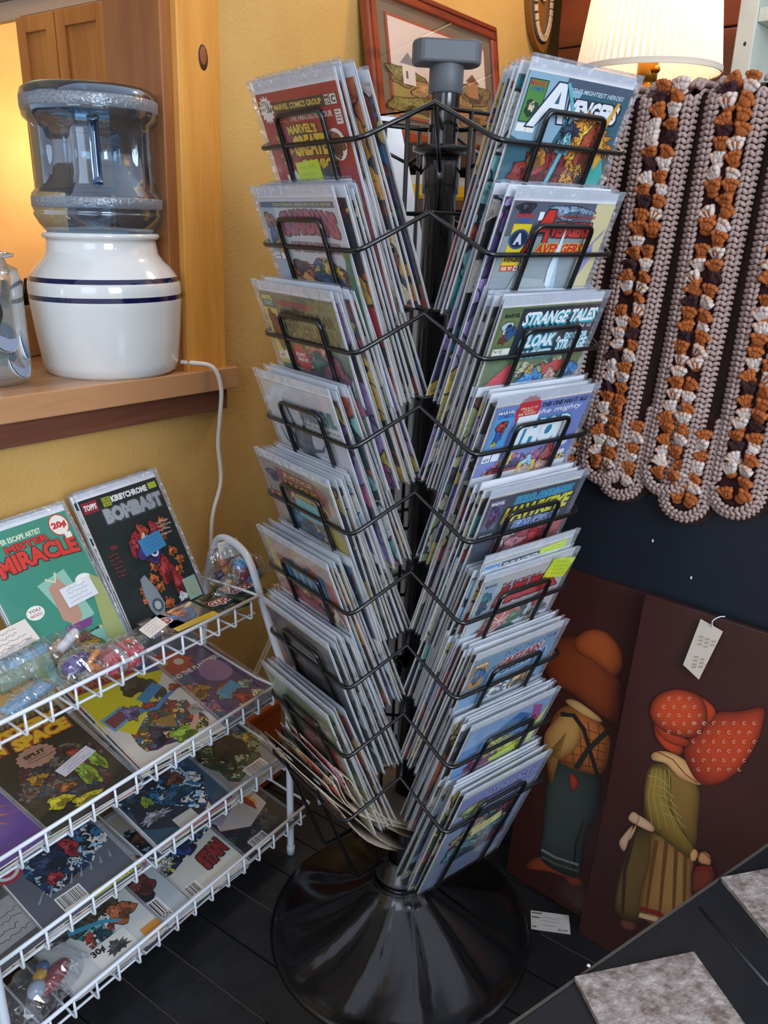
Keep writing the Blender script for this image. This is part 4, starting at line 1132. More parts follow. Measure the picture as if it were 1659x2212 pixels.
# ------------------------------------------------------------------ comics
M_BOARD = mat('backing_board', '#e6e8ea', .7, color2='#dcdfe3', scale=30)
M_PAGE = mat('page_edges', '#b9a992', .8, color2='#8d7d68', scale=400, coord='Object', stretch=(.1, .1, 3))
M_BAG = clear('clear_sleeve', '#fbfcfe', .03, .12, haze=.012, bump=.5, bs=22)
M_BAGEDGE = clear('sleeve_flap', '#f3f6fa', .22, .15, haze=.14, hazecol='#dfe8f2', bump=1.0, bs=90)
CW, CH = .168, .256
BW, BH = .171, .268
PAL = {
 'red': ['#b3202a', '#7d1620', '#d8b13c', '#2b2a33', '#c24a2a'], 'blue': ['#2c6f9c', '#16365e', '#a9cde0', '#e6dfd2', '#111827'],
 'multi': ['#a33a2c', '#2b5d87', '#d8b94a', '#3c5a34', '#d9c9b4', '#4a2f55'], 'green': ['#3d6b3f', '#9aa86a', '#27402c', '#c7c29a', '#6e3a2c'],
 'grey': ['#8f979c', '#55606a', '#c2c8cb', '#2a3036', '#a59f96'], 'dark': ['#1b1e26', '#34303a', '#5a2a2a', '#2b4158', '#6b6459'],
 'purple': ['#6e5a9c', '#a990c4', '#3c2f66', '#c65f8e', '#e0c24a'], 'orange': ['#c8662a', '#e0a13c', '#7a2f1c', '#2f3a44', '#f0d9a0'],
 'teal': ['#2d8a8c', '#7fc4c0', '#173f4c', '#e0e6de', '#b3452f'], 'tan': ['#b79f7c', '#8a6f50', '#d8c8a8', '#5a4636', '#a3452f'],
 'pink': ['#c97a86', '#e0b3b0', '#8c3c4a', '#5f6a8c', '#e9dcd0'], 'yellow': ['#dcc233', '#b08f1c', '#c9412c', '#2b2f3a', '#efe6b8'],
}
def amat(p, scale=26): return art_mat('printed_art_%s_%d' % (p, scale), PAL[p], scale)
# plain stock issues, shared meshes
stock = []
rs = random.Random(99)
for i, p in enumerate(['red', 'blue', 'multi', 'green', 'grey', 'dark', 'purple', 'orange', 'teal', 'tan', 'multi', 'grey']):
    b = MB()
    b.box(-BW/2, 0, 0, BW/2, BH, .0008, mi=0)
    b.box(-CW/2, .001, .0008, CW/2, CH, .0024, mi=1)
    b.add([(-CW/2, .001, .00255), (CW/2, .001, .00255), (CW/2, CH, .00255), (-CW/2, CH, .00255)], [(0, 1, 2, 3)], mi=2)
    b.add([(-CW/2-.0003, .001, .0009), (-CW/2-.0003, .001, .0025), (-CW/2-.0003, CH, .0025), (-CW/2-.0003, CH, .0009)], [(0, 1, 2, 3)], mi=1 if i % 3 else 2)
    e = .0035
    # sleeve: front sheet and top fold
    b.add([(-BW/2-e, -.002, .0029), (BW/2+e, -.002, .0029), (BW/2+e, BH+.004, .0026), (-BW/2-e, BH+.004, .0026)], [(0, 1, 2, 3)], mi=3)
    b.add([(-BW/2-e, BH+.004, .0026), (BW/2+e, BH+.004, .0026), (BW/2+e, BH+.001, -.0006), (-BW/2-e, BH+.001, -.0006)], [(0, 1, 2, 3)], mi=4)
    b.add([(BW/2, 0, -.0004), (BW/2+e, 0, .0029), (BW/2+e, BH+.004, .0026), (BW/2, BH+.002, -.0004)], [(0, 1, 2, 3)], mi=4)
    b.add([(-BW/2, 0, -.0004), (-BW/2-e, 0, .0029), (-BW/2-e, BH+.004, .0026), (-BW/2, BH+.002, -.0004)], [(0, 1, 2, 3)], mi=4)
    stock.append(b.mesh('bagged_comic', [M_BOARD, M_PAGE, amat(p), M_BAG, M_BAGEDGE]))

def comic_mtx(x, y, z, o):
    mt = Matrix.Identity(4)
    for i in range(3): mt[i][0] = x[i]; mt[i][1] = y[i]; mt[i][2] = z[i]; mt[i][3] = o[i]
    return mt
def pocket_mtx(i, k, dr, t, dz=0, tilt=20.0, roll=0.0, twist=0.0):
    """matrix of an issue standing in pocket i, tier k: dr = how far behind the front face"""
    a = ANG[i]+twist; n = V((cos(a), sin(a), 0)); x = V((-sin(a), cos(a), 0))
    th = radians(tilt); zk = Z1-k*DZ
    y = n*sin(th)+V((0, 0, 1))*cos(th); zz = n*cos(th)-V((0, 0, 1))*sin(th)
    if roll: x, y = x*cos(roll)+y*sin(roll), y*cos(roll)-x*sin(roll)
    a0 = ANG[i]; n0 = V((cos(a0), sin(a0), 0)); x0 = V((-sin(a0), cos(a0), 0))
    zb_ = zk-.184+dz; r = RA-.006+.364*(zb_-zk)-dr+(tilt-20)*-.002
    o = spin(n0*r+x0*t+V((0, 0, zb_)))+SPB
    return comic_mtx(x, y, zz, o)

def front_comic(mt, label, cover, name='comic_book', note=None, W=CW, H=CH, art=None, group=None, parent_mesh=True, sleeve=True, sq=1.0):
    r = thing(name, label, 'comic book', mtx=mt, group=group)
    MB().box(-BW/2*W/CW, 0, 0, BW/2*W/CW, BH*H/CH, .0009).build('backing_board', M_BOARD, r)
    b = MB().box(-W/2, .001, .0009, W/2, H, .0026)
    pg = b.build('pages', M_PAGE, r)
    a = Art(W, H, .00265, sq=sq)
    if art: a.auto = (art[2], len(label))
    cover(a)
    if sq != 1: a.mb.xf(lambda p: V((p.x, 0 if p.y < .0015 else H-(H-p.y)*sq, p.z)))
    a.mb.build('cover', [PR, amat(*art[:2]) if art else PR, ink_mat()], r)
    zt_ = a.z+.0004
    if note:
        x, y, w_, h_, col, rt = note; y = 1-(1-y)*sq
        nb = Art(w_, h_, .0006); nb.lines(.08, .1, .92, .92, 4, '#26304a', seed=int(x*100))
        pn_ = MB().box(-w_/2, 0, 0, w_/2, h_, .0005).build('price_note', mat('note_'+col.strip('#'), col, .6), r, loc=((x-.5)*W, y*H, zt_), rot=(0, 0, rt))
        nb.mb.build('handwriting', PR, pn_)
    if sleeve:
        e = .004; bw = BW/2*W/CW+e; bh = BH*H/CH; b = MB(); zf = zt_+.0008
        n = 8; vs = []
        for i in range(n+1):
            for j in range(n+1):
                vs.append((-bw+2*bw*i/n, -.003+(bh+.007)*j/n, zf+.0006*noise.noise(V((i*.9, j*.7, mt[0][3]*9)))))
        b.add(vs, [(i*(n+1)+j, (i+1)*(n+1)+j, (i+1)*(n+1)+j+1, i*(n+1)+j+1) for i in range(n) for j in range(n)], mi=0, smooth=True)
        b.add([(-bw, bh+.004, zf), (bw, bh+.004, zf), (bw, bh+.001, -.0006), (-bw, bh+.001, -.0006)], [(0, 1, 2, 3)], mi=1)
        for s_ in (-1, 1): b.add([(s_*(bw-e), 0, -.0004), (s_*bw, 0, zf), (s_*bw, bh+.004, zf), (s_*(bw-e), bh+.002, -.0004)], [(0, 1, 2, 3)], mi=1)
        # folded flap strip at the top
        b.add([(-bw, bh-.008, zf+.0003), (bw, bh-.006, zf+.0003), (bw, bh+.0042, zf+.0003), (-bw, bh+.0042, zf+.0003)], [(0, 1, 2, 3)], mi=1)
        b.build('sleeve', [M_BAG, M_BAGEDGE], r)
    return r

# ---- covers --------------------------------------------------------------
def marvbox(a, y=.80, h=.17, bgc='#e9e4d8', art='#3b6f4a', txt='MARVEL', sub='COMICS', tc='#c0202a'):
    a.rect(.02, y-h, .19, y+.03, '#16161a'); a.rect(.027, y-h+.006, .183, y+.024, bgc)
    a.text(txt, .035, y-.012, .175, y+.018, tc, .03)
    if sub: a.text(sub, .05, y-.042, .165, y-.018, '#2358a0', .03)
    a.blob(.105, y-h/2-.03, .055, .045, art, 3); a.blob(.10, y-h/2-.02, .025, .03, '#d9c7a2', 5)
    a.rect(.02, y-h-.06, .105, y-h-.008, '#f2efe6'); a.rect(.11, y-h-.06, .183, y-h-.008, '#f2efe6')
def c_L1(a):
    a.rect(0, 0, 1, 1, '#9f1620'); a.rect(.17, .855, .97, .93, '#16120f'); a.text('MARVEL COMICS GROUP', .20, .872, .79, .912, '#e3c95c', .025)
    a.rect(.83, .86, .885, .925, '#e8e2d4'); a.rect(.895, .86, .96, .925, '#e8e2d4'); a.text('C', .905, .87, .95, .915, '#14110f', .05); a.text('M', .835, .895, .88, .92, '#14110f'); a.text('G', .835, .866, .88, .89, '#14110f')
    a.burst(.10, .885, .095, '#ece8e0', 14, .75); a.text('STILL', .04, .915, .15, .945, '#222', .02, .2); a.text('ONLY', .03, .88, .10, .90, '#222', .02, .2); a.text('25¢', .10, .855, .17, .91, '#222', .04, .1)
    a.text('THE FANTASTIC FOUR', .36, .785, .88, .825, '#efe9dc', .02); a.text('starring', .22, .78, .33, .80, '#d9a0a0', 0, .3)
    a.rect(.91, .73, .98, .825, '#ece6d8'); a.lines(.915, .74, .975, .82, 4, '#222')
    a.text("MARVEL'S", .30, .69, .66, .755, '#e2bd2c', .05, out='#1a1410', ow=.008, arc=.01)
    a.text('GREATEST', .32, .53, .86, .68, '#e2bd2c', .06, .1, out='#1a1410', ow=.010, arc=.01)
    a.text('COMICS', .36, .43, .80, .515, '#e2bd2c', .05, .1, out='#1a1410', ow=.008)
    a.blob(.20, .58, .09, .13, '#d9a21c', 8, spikes=.3); a.blob(.20, .58, .05, .09, '#7d3a14', 9)
    a.ell(.86, .60, .10, .11, '#efe9dc'); a.blob(.86, .60, .07, .08, '#8a4a2c', 4); a.blob(.86, .58, .04, .05, '#3a1a12', 5)
    a.burst(.23, .30, .14, '#efe9dc', 12, .78); a.text('GIANT', .16, .32, .30, .345, '#222'); a.text('CLASH', .15, .28, .32, .315, '#b3202a', .04)
    a.blob(.66, .26, .16, .2, '#1b2838', 6); a.blob(.62, .33, .06, .12, '#45687e', 7, spikes=.3); a.blob(.7, .24, .05, .1, '#c9a08a', 2)
    a.blob(.3, .1, .25, .12, '#27303c', 10); a.blob(.75, .08, .2, .1, '#d9c24a', 12, spikes=.4)
def c_L2(a):
    a.rect(0, 0, 1, 1, '#c9cccf'); a.rect(0, 0, .2, .97, '#9fb0be'); a.rect(.02, .93, .98, .975, '#3f5f7a'); a.text('TAKING THE MARVEL UNIVERSE INTO THE 31ST CENTURY', .2, .94, .95, .965, '#d9cf7a', .01)
    a.blob(.1, .82, .07, .07, '#a8623a', 3); a.blob(.1, .70, .06, .07, '#33527e', 5); a.blob(.12, .62, .05, .05, '#d9b23c', 6)
    a.text('GUARDIANS', .24, .70, .96, .89, '#b05a6c', .05, .0, out='#3c4654', ow=.01, arc=.03)
    a.text('OF THE GALAXY', .30, .595, .92, .665, '#c9889a', .04, 0, out='#4a6a72', ow=.008)
    a.blob(.38, .42, .15, .10, '#c2622c', 2, spikes=.3); a.blob(.35, .47, .10, .05, '#3a2a22', 3); a.stroke([(.35, .4), (.55, .3), (.45, .12)], .05, .01, '#d9a44a')
    a.blob(.75, .45, .15, .09, '#d8b13c', 7, spikes=.4); a.blob(.72, .3, .16, .13, '#2e4c6e', 8); a.blob(.5, .2, .2, .12, '#7d3a2c', 9); a.blob(.25, .2, .12, .12, '#e8e6e0', 12)
    a.poly([(.92, 0), (1, 0), (1, .62)]+[(.93+(.02 if i % 2 else 0), .6-.06*i) for i in range(10)], '#3f7a4c')
    a.rect(.02, .52, .10, .57, '#eee'); a.rect(.12, .52, .19, .57, '#eee'); a.text('25¢', .03, .53, .09, .56, '#222')
def c_L3(a):
    a.rect(0, 0, 1, 1, '#66755c'); a.rect(0, .35, .19, .97, '#c9bc5c'); a.rect(.0, .86, .19, .98, '#3d6a4a'); a.text('MARVEL', .02, .93, .17, .97, '#d9d48a', .03); a.text('COMICS', .03, .885, .16, .92, '#79c2c8', .03)
    a.blob(.1, .68, .06, .16, '#7d3a24', 3); a.blob(.12, .56, .03, .08, '#3a2016', 4)
    a.rect(.22, .90, .72, .945, '#8c4448')
    for i in range(9): a.stroke([(.82, .93), (.82+.3*cos(i*.7), .93+.16*sin(i*.7))], .002, .002, '#39452f')
    a.text('THE', .42, .875, .52, .898, '#262b22', .03); a.text('SPECTACULAR', .24, .77, .95, .87, '#2d3327', .06, .05, arc=.01)
    a.text('SPIDER-MAN', .24, .60, .96, .76, '#2d3327', .06, .1, out='#8a9a7c', ow=.006)
    a.rect(.02, .40, .10, .48, '#ece8de'); a.rect(.11, .40, .19, .48, '#ece8de'); a.text('$1.00', .025, .455, .095, .475, '#222'); a.text('187', .035, .41, .09, .445, '#222', .04)
    a.burst(.36, .45, .13, '#c03424', 13, .76); a.text('AUNT', .28, .46, .42, .495, '#f0e8d8', .03); a.text('MAY!', .30, .415, .44, .45, '#f0e8d8', .03)
    a.blob(.58, .55, .09, .05, '#b86a44', 7); a.blob(.72, .54, .07, .06, '#c99a80', 8); a.blob(.62, .42, .12, .10, '#38684a', 9); a.blob(.80, .36, .16, .14, '#9a4a5a', 10)
    a.blob(.55, .22, .22, .12, '#39426a', 11); a.poly([(.2, 0), (.6, 0), (.34, .3)], '#8fb24a'); a.blob(.85, .12, .16, .12, '#b24a5a', 13); a.poly([(0, 0), (.2, 0), (.05, .3), (0, .3)], '#2d4436')
def c_L4(a):
    a.rect(0, 0, 1, 1, '#b9bcbe'); a.rect(.86, 0, 1, 1, '#c6c7c6')
    a.text('DAREDEVIL', .48, .70, .98, .84, '#3e4f60', .06, .0, out='#8a9096', ow=.006, tilt=.02)
    a.text('fall from grace', .52, .645, .99, .69, '#3a4048', .01); a.text('chapter 3', .62, .58, .92, .63, '#3a4048', .01)
    a.blob(.40, .34, .18, .26, '#454a4f', 6, n=30, j=.4, spikes=.15)
    for (p, w_) in (([(.3, .45), (.2, .62), (.16, .78)], .03), ([(.35, .5), (.33, .68), (.28, .88)], .03), ([(.42, .5), (.5, .66), (.52, .82)], .025), ([(.25, .35), (.12, .42), (.08, .55)], .025), ([(.5, .4), (.66, .44), (.72, .52)], .03), ([(.5, .3), (.68, .28), (.78, .33)], .03), ([(.45, .2), (.6, .1), (.75, .06)], .04), ([(.38, .15), (.34, .05), (.30, 0)], .09)):
        a.stroke(p, w_*1.1, .004, '#3c4146')
    a.blob(.30, .33, .04, .05, '#d8d8d4', 8, spikes=.2); a.blob(.58, .26, .05, .04, '#d8d8d4', 9, spikes=.2)
def c_L5(a):
    a.rect(0, 0, 1, 1, '#98917e'); a.blob(.12, .85, .1, .06, '#3f4b5e', 2); a.poly([(.62, 0), (1, .0), (.97, .5), (.8, .55), (.72, .3)], '#b5a03a')
    a.poly([(.20, .96), (.80, .955), (.92, .88), (.90, .70), (.8, .62), (.32, .64), (.22, .8)], '#93403a'); a.text('JUSTICE', .30, .875, .74, .94, '#c9a648', .05, out='#5a2018', ow=.006)
    a.text('LEAGUE', .30, .785, .78, .86, '#c9a648', .05, out='#5a2018', ow=.006); a.text('AMERICA', .32, .68, .88, .765, '#cfb04e', .06, out='#5a2018', ow=.006)
    a.rect(.02, .54, .18, .66, '#a6403a'); a.text('F', .07, .56, .13, .64, '#d9b24a', .05)
    a.blob(.38, .36, .22, .2, '#3c6f8a', 4, spikes=.25); a.blob(.40, .30, .14, .14, '#4a5156', 5); a.blob(.3, .16, .2, .1, '#5f8fa8', 9, spikes=.3); a.blob(.8, .2, .08, .2, '#c9b23a', 7, spikes=.2); a.blob(.7, .07, .2, .06, '#c8672c', 8)
def c_L6(a):
    a.rect(0, 0, 1, 1, '#b86a5c'); a.rect(0, .5, .12, 1, '#c9b86a'); a.rect(.1, .84, 1, 1, '#bfa89a'); a.poly([(.62, .92), (.95, .80), (.96, .55), (.80, .55)], '#b3463a')
    for i in range(6): a.poly([(.22+i*.11, .55-i*.004), (.32+i*.11, .55), (.33+i*.11, .80+(i % 2)*.06), (.26+i*.11, .84+(i % 2)*.03), (.21+i*.11, .78)], '#1f6a94')
    for i in range(6): a.rect(.25+i*.11, .60, .28+i*.11, .76, '#9fb9b4')
    a.blob(.4, .32, .3, .16, '#9c3438', 3); a.blob(.55, .2, .25, .1, '#5f1c24', 5); a.blob(.9, .4, .08, .12, '#d9c9a2', 9); a.rect(.86, 0, 1, .3, '#a8403a'); a.blob(.15, .3, .08, .2, '#c8482f', 7)
def c_L7(a):
    a.rect(0, 0, 1, 1, '#3a3a40')
    for i in range(14):
        a.text(random.Random(i).choice(['THE', 'UN', 'NEW', 'MEN', 'AND']), .25+.1*(i % 7), .66+.12*(i//7)+.01*(i % 2), .34+.1*(i % 7), .75+.12*(i//7), '#6d675f', .05)
    a.rect(.26, .56, .78, .66, '#b9b0b8'); a.blob(.5, .38, .28, .14, '#4a3c3c', 3); a.blob(.5, .18, .3, .12, '#2a2a30', 5); a.blob(.3, .42, .12, .04, '#7d7468', 6, spikes=.4); a.blob(.7, .3, .1, .06, '#5e4038', 8)
def c_L8(a):
    a.rect(0, 0, 1, 1, '#7d8a6a'); a.poly([(.3, .2), (.9, .1), (.95, .6), (.5, .8)], '#8a342c'); a.blob(.6, .4, .2, .2, '#5e2a26', 2); a.blob(.85, .8, .15, .1, '#a9a86a', 4); a.blob(.2, .5, .1, .2, '#4a5c5a', 6); a.rect(.6, .7, .95, .8, '#b9b0a8')
def c_R1(a):
    a.rect(0, 0, 1, 1, '#31606e'); a.poly([(0, .6), (.35, .5), (.55, 1), (0, 1)], '#8fb2c4'); a.rect(.35, .93, 1, 1, '#4a5a6c')
    marvbox(a, .93, .24, '#4f8a3c', '#1f4a2c'); a.text("EARTH'S MIGHTIEST HEROES", .34, .915, .93, .945, '#d6e6ee', .01, .2)
    a.poly([(.08, .66), (.27, .97), (.37, .97), (.43, .70), (.36, .70), (.33, .78), (.27, .78), (.17, .66)], '#1a2436'); a.poly([(.10, .67), (.28, .96), (.36, .96), (.42, .71), (.37, .71), (.34, .80), (.26, .80), (.17, .67)], '#e9edf0'); a.poly([(.29, .83), (.33, .83), (.32, .91)], '#31606e')
    a.text('VENGERS', .42, .75, .93, .88, '#e9edf0', .06, .2, out='#141a2a', ow=.012); a.text('the', .25, .765, .33, .795, '#14181f', .04)
    a.blob(.72, .60, .24, .22, '#d98a1c', 3, n=40, j=.3, spikes=.28); a.blob(.75, .58, .17, .17, '#e8bf3c', 4, n=34, spikes=.3); a.blob(.74, .57, .09, .15, '#a8421c', 5); a.stroke([(.9, .9), (.82, .7), (.92, .4), (.85, .25)], .015, .05, '#e0a52c')
    a.blob(.35, .38, .24, .16, '#9a241c', 6, spikes=.18); a.blob(.28, .48, .08, .1, '#c2862c', 7); a.blob(.48, .42, .08, .12, '#7a161a', 8)
    a.stroke([(.36, .97), (.48, .80), (.50, .55), (.44, .3), (.4, .12)], .014, .02, '#5fb3bd'); a.blob(.52, .68, .1, .05, '#2a3850', 9, spikes=.3); a.blob(.5, .58, .07, .07, '#7fbac2', 10)
    a.poly([(.78, .24), (.95, .22), (.99, .40), (.92, .52), (.88, .42), (.84, .50), (.82, .38)], '#2fa399'); a.stroke([(.05, .3), (.2, .2), (.35, .05)], .01, .02, '#6fc9cc')
    a.blob(.65, .12, .26, .13, '#c8782c', 12); a.blob(.6, .12, .14, .07, '#e0a848', 13); a.blob(.15, .12, .15, .1, '#8fb8cc', 14, spikes=.3); a.blob(.45, .2, .12, .05, '#c8541c', 17, spikes=.4)
def c_R2(a):
    a.rect(0, 0, 1, 1, '#8d9a9c'); a.rect(0, .75, 1, 1, '#565c6c'); a.rect(.80, 0, 1, 1, '#d2c896'); a.blob(.55, .93, .2, .05, '#8aa2bc', 1); a.blob(.12, .95, .08, .04, '#2f2f3c', 2)
    a.text('MARVEL', .06, .885, .21, .915, '#c82a2a', .04); a.text('COMICS', .07, .85, .20, .88, '#2f62b0', .04)
    a.rect(.05, .50, .22, .84, '#e3c81c'); a.ell(.135, .73, .09, .075, '#2f5a8c', 24); a.ell(.135, .73, .075, .062, '#14233c', 24); a.text('A', .095, .69, .175, .775, '#c9d7e0', .06)
    a.text('AVENGERS', .055, .56, .215, .60, '#14161c', .05); a.rect(.05, .49, .22, .535, '#c23424'); a.text("FEB '97", .06, .497, .16, .527, '#f0e2b0', .03); a.rect(.175, .495, .21, .53, '#f0efe6'); a.text('4', .18, .50, .203, .526, '#222', .04)
    a.rect(.255, .87, .30, .93, '#eee')
    a.text("EARTH'S MIGHTIEST HEROES", .42, .885, .83, .91, '#a33a3a', .015, .2)
    a.poly([(.17, .60), (.33, .955), (.42, .955), (.42, .69), (.36, .69), (.36, .77), (.29, .77), (.23, .60)], '#161016'); a.poly([(.185, .605), (.335, .945), (.41, .945), (.41, .70), (.37, .70), (.37, .785), (.28, .785), (.22, .605)], '#c92c1e')
    a.text('VENGERS', .42, .745, .82, .86, '#c92c1e', .06, .15, out='#1a1014', ow=.008)
    a.text('AVENGERS', .32, .62, .80, .70, '#c92c1e', .05, .15, out='#e0c23c', ow=.006)
    a.poly([(.56, .84), (.60, .55), (.66, .30), (.58, .28), (.52, .5)], '#a9c6d8'); a.poly([(.56, .84), (.58, .55), (.60, .30), (.55, .3), (.52, .5)], '#dce8ee')
    a.poly([(.83, .62), (.98, .82), (.96, .76), (.90, .70), (.94, .6), (.84, .4), (.80, .38)], '#8f8fc0'); a.poly([(.86, .6), (.91, .66), (.88, .56)], '#2f6fb8')
    a.blob(.25, .55, .04, .06, '#b9cfe0', 8, spikes=.3); a.poly([(.2, .45), (.5, .42), (.6, .32), (.4, .28), (.15, .3)], '#a4adac')
    a.blob(.40, .16, .36, .15, '#0f2f26', 20, j=.15); a.blob(.40, .15, .34, .14, '#2f8a4a', 21, j=.15); a.blob(.28, .17, .12, .09, '#4fae62', 22, j=.2); a.blob(.54, .17, .12, .08, '#4fae62', 23, j=.2); a.blob(.41, .13, .05, .10, '#12382c', 24, spikes=.3); a.blob(.41, .15, .025, .05, '#7fd0b0', 25, spikes=.4)
    a.blob(.9, .2, .07, .1, '#e0d070', 26)
def c_R3(a):
    a.rect(0, 0, 1, 1, '#5c7048'); a.rect(.19, .56, 1, .985, '#1d2733'); a.rect(.02, .70, .185, .96, '#6c7d4a'); a.text('MARVEL', .03, .92, .18, .955, '#15180f', .05)
    a.blob(.09, .84, .05, .05, '#c9d4d8', 2); a.blob(.13, .80, .05, .06, '#2d5a90', 3); a.blob(.08, .74, .04, .04, '#6e3a2c', 5); a.rect(.02, .60, .105, .67, '#eceadf'); a.rect(.11, .60, .185, .67, '#eceadf'); a.text('75¢ US', .025, .635, .10, .66, '#222')
    a.text('STRANGE TALES', .22, .845, .985, .955, '#eef3f4', .04, .25, out='#23a6b8', ow=.014, tilt=.0, sh=(1.2, -1.8)); a.text('F E A T U R I N G', .40, .79, .97, .82, '#d9dee0', .01)
    a.text('CLOAK', .26, .655, .62, .765, '#e8f2f4', .05, .2, out='#2a93a8', ow=.01); a.text('&', .64, .68, .69, .73, '#e8f2f4', .03); a.text('AND', .42, .632, .50, .65, '#e8f2f4', .03); a.text('DAGGER', .27, .565, .62, .63, '#e8f2f4', .05, .2, out='#2a93a8', ow=.01)
    a.text('DOCTOR', .72, .70, .96, .755, '#e8f2f4', .03, 0, out='#2a93a8', ow=.008); a.text('STRANGE', .66, .60, .98, .70, '#e8f2f4', .04, .1, out='#2a93a8', ow=.008)
    a.poly([(.0, .30), (.1, .42), (.24, .54), (.30, .48), (.32, .30), (.2, .28)], '#c8444c'); a.poly([(0, .34), (.07, .42), (.02, .28)], '#3c6a3a')
    a.blob(.5, .36, .14, .09, '#2a86c0', 9); a.blob(.46, .46, .05, .05, '#cba23c', 10, spikes=.3); a.poly([(.62, .40), (.78, .42), (.92, .56), (.80, .50), (.72, .52), (.62, .48), (.55, .52), (.60, .44)], '#b83a2c'); a.blob(.70, .38, .06, .06, '#dcb79a', 12); a.blob(.9, .4, .08, .09, '#2a86c0', 14)
    a.poly([(0, .12), (.5, .22), (.5, .12), (0, 0)], '#e9e7dc'); a.poly([(.0, .14), (.2, .19), (.22, .12), (.02, .06)], '#d8cf2c'); a.blob(.7, .15, .2, .08, '#3a5a34', 18)
def c_R4(a):
    a.rect(0, 0, 1, 1, '#7280bc'); a.rect(.02, .62, .20, .97, '#4f9cd0'); a.text('MARVEL', .03, .93, .20, .96, '#e8eef6', .03, out='#1a2a6c', ow=.005); a.text('COMICS', .04, .895, .19, .925, '#2f48a8', .03)
    a.blob(.11, .80, .05, .07, '#b23a3a', 2); a.blob(.10, .72, .03, .06, '#2f5fa8', 3); a.blob(.08, .66, .03, .03, '#d8b83a', 5, spikes=.3)
    a.burst(.33, .93, .13, '#c22a32', 16, .88); a.text("TRULY IT", .24, .945, .42, .965, '#f6e9c4', .01); a.text("CAN", .28, .92, .38, .94, '#f6e9c4', .01); a.text("BE SAID!", .24, .895, .42, .915, '#f6e9c4', .01)
    a.text('THIS ONE HAS IT ALL!', .46, .94, .97, .985, '#16203c', .02, .1); a.text('the mighty', .44, .865, .93, .925, '#f0f2f8', .01, .2)
    a.text('THOR', .25, .58, .88, .84, '#e9f2f4', .09, .12, out='#1f88ac', ow=.016); a.rect(.25, .835, .46, .885, '#e9f2f4')
    a.rect(.02, .49, .10, .57, '#eef0f2'); a.rect(.11, .49, .19, .57, '#eef0f2'); a.text('429', .03, .50, .09, .53, '#222', .03)
    a.text('SIF', .83, .51, .93, .555, '#f2f2f6', .05); a.text('HEIR', .82, .42, .95, .465, '#f2f2f6', .05); a.text('& A NEW', .82, .57, .93, .585, '#f2f2f6')
    a.blob(.35, .26, .25, .14, '#a8222c', 8); a.blob(.20, .22, .16, .1, '#6a2a7c', 9); a.blob(.52, .40, .07, .07, '#9ccbe0', 10); a.blob(.53, .33, .05, .05, '#e0b898', 11); a.stroke([(.46, .42), (.44, .3), (.48, .2)], .02, .03, '#e0bc3c'); a.stroke([(.60, .42), (.62, .3), (.58, .2)], .02, .03, '#e0bc3c')
    a.blob(.75, .42, .10, .12, '#a83a34', 12); a.blob(.72, .3, .1, .1, '#d9a892', 13); a.blob(.5, .12, .2, .08, '#23263a', 14); a.blob(.8, .12, .14, .08, '#3c4a80', 15)
def c_R5(a):
    a.rect(0, 0, 1, 1, '#3f4a56'); a.rect(.02, .66, .17, .97, '#565c74'); a.text('MARVEL', .03, .92, .17, .955, '#e8e8ec', .03); a.blob(.10, .80, .05, .10, '#5a4a7c', 4); a.blob(.08, .74, .03, .04, '#2b2b3a', 6)
    a.text('SOLO AVENGERS', .28, .885, .93, .965, '#25779c', .02, .2, out='#4fb3d4', ow=.006); a.text('STARRING', .46, .865, .72, .885, '#4fb3d4', .01)
    a.text('HAWKEYE', .20, .70, .96, .86, '#d6d23c', .05, .2, out='#1d2530', ow=.016, tilt=.02); a.text('FALCON', .36, .60, .88, .69, '#3a7fc4', .04, .2, out='#e6dde0', ow=.006)
    a.rect(.02, .56, .09, .62, '#e4e4de'); a.rect(.10, .56, .16, .62, '#e4e4de')
    a.poly([(.2, .0), (1, .0), (1, .55), (.6, .6), (.4, .5)], '#a34a55'); a.blob(.5, .4, .16, .1, '#d9929c', 3); a.blob(.7, .42, .14, .12, '#b3202a', 7); a.blob(.4, .2, .25, .12, '#c26a78', 9); a.blob(.8, .15, .1, .14, '#5a2838', 11)
def c_R6(a):
    a.rect(0, 0, 1, 1, '#a9b4b4'); a.rect(.02, .60, .16, .96, '#8fa3b0'); a.text('MARVEL', .025, .92, .155, .95, '#1a2f4c', .03); a.blob(.09, .78, .05, .08, '#3a7d8c', 3); a.blob(.08, .68, .05, .06, '#2f4a6c', 4)
    a.text('THE INCREDIBLE', .22, .86, .66, .92, '#8a1f28', .03, .15); a.text('HULK', .20, .64, .98, .86, '#b3202a', .09, .2, out='#3a0d12', ow=.010, tilt=.03)
    a.poly([(.15, .3), (.5, .36), (.6, .5), (.4, .55), (.2, .5)], '#b8584a'); 
    for i in range(9): a.stroke([(.38, .42), (.38+.2*cos(i*.7), .42+.10*sin(i*.7))], .003, .006, '#dfe6da')
    a.blob(.55, .42, .10, .07, '#3c7a3f', 7, spikes=.2); a.poly([(.72, .62), (.84, .64), (.88, .5), (.80, .44), (.72, .5)], '#b3452f'); a.blob(.5, .22, .25, .1, '#2a6f6a', 9); a.blob(.8, .3, .1, .1, '#d8c8a2', 10); a.blob(.2, .15, .12, .1, '#7d2f2c', 12)
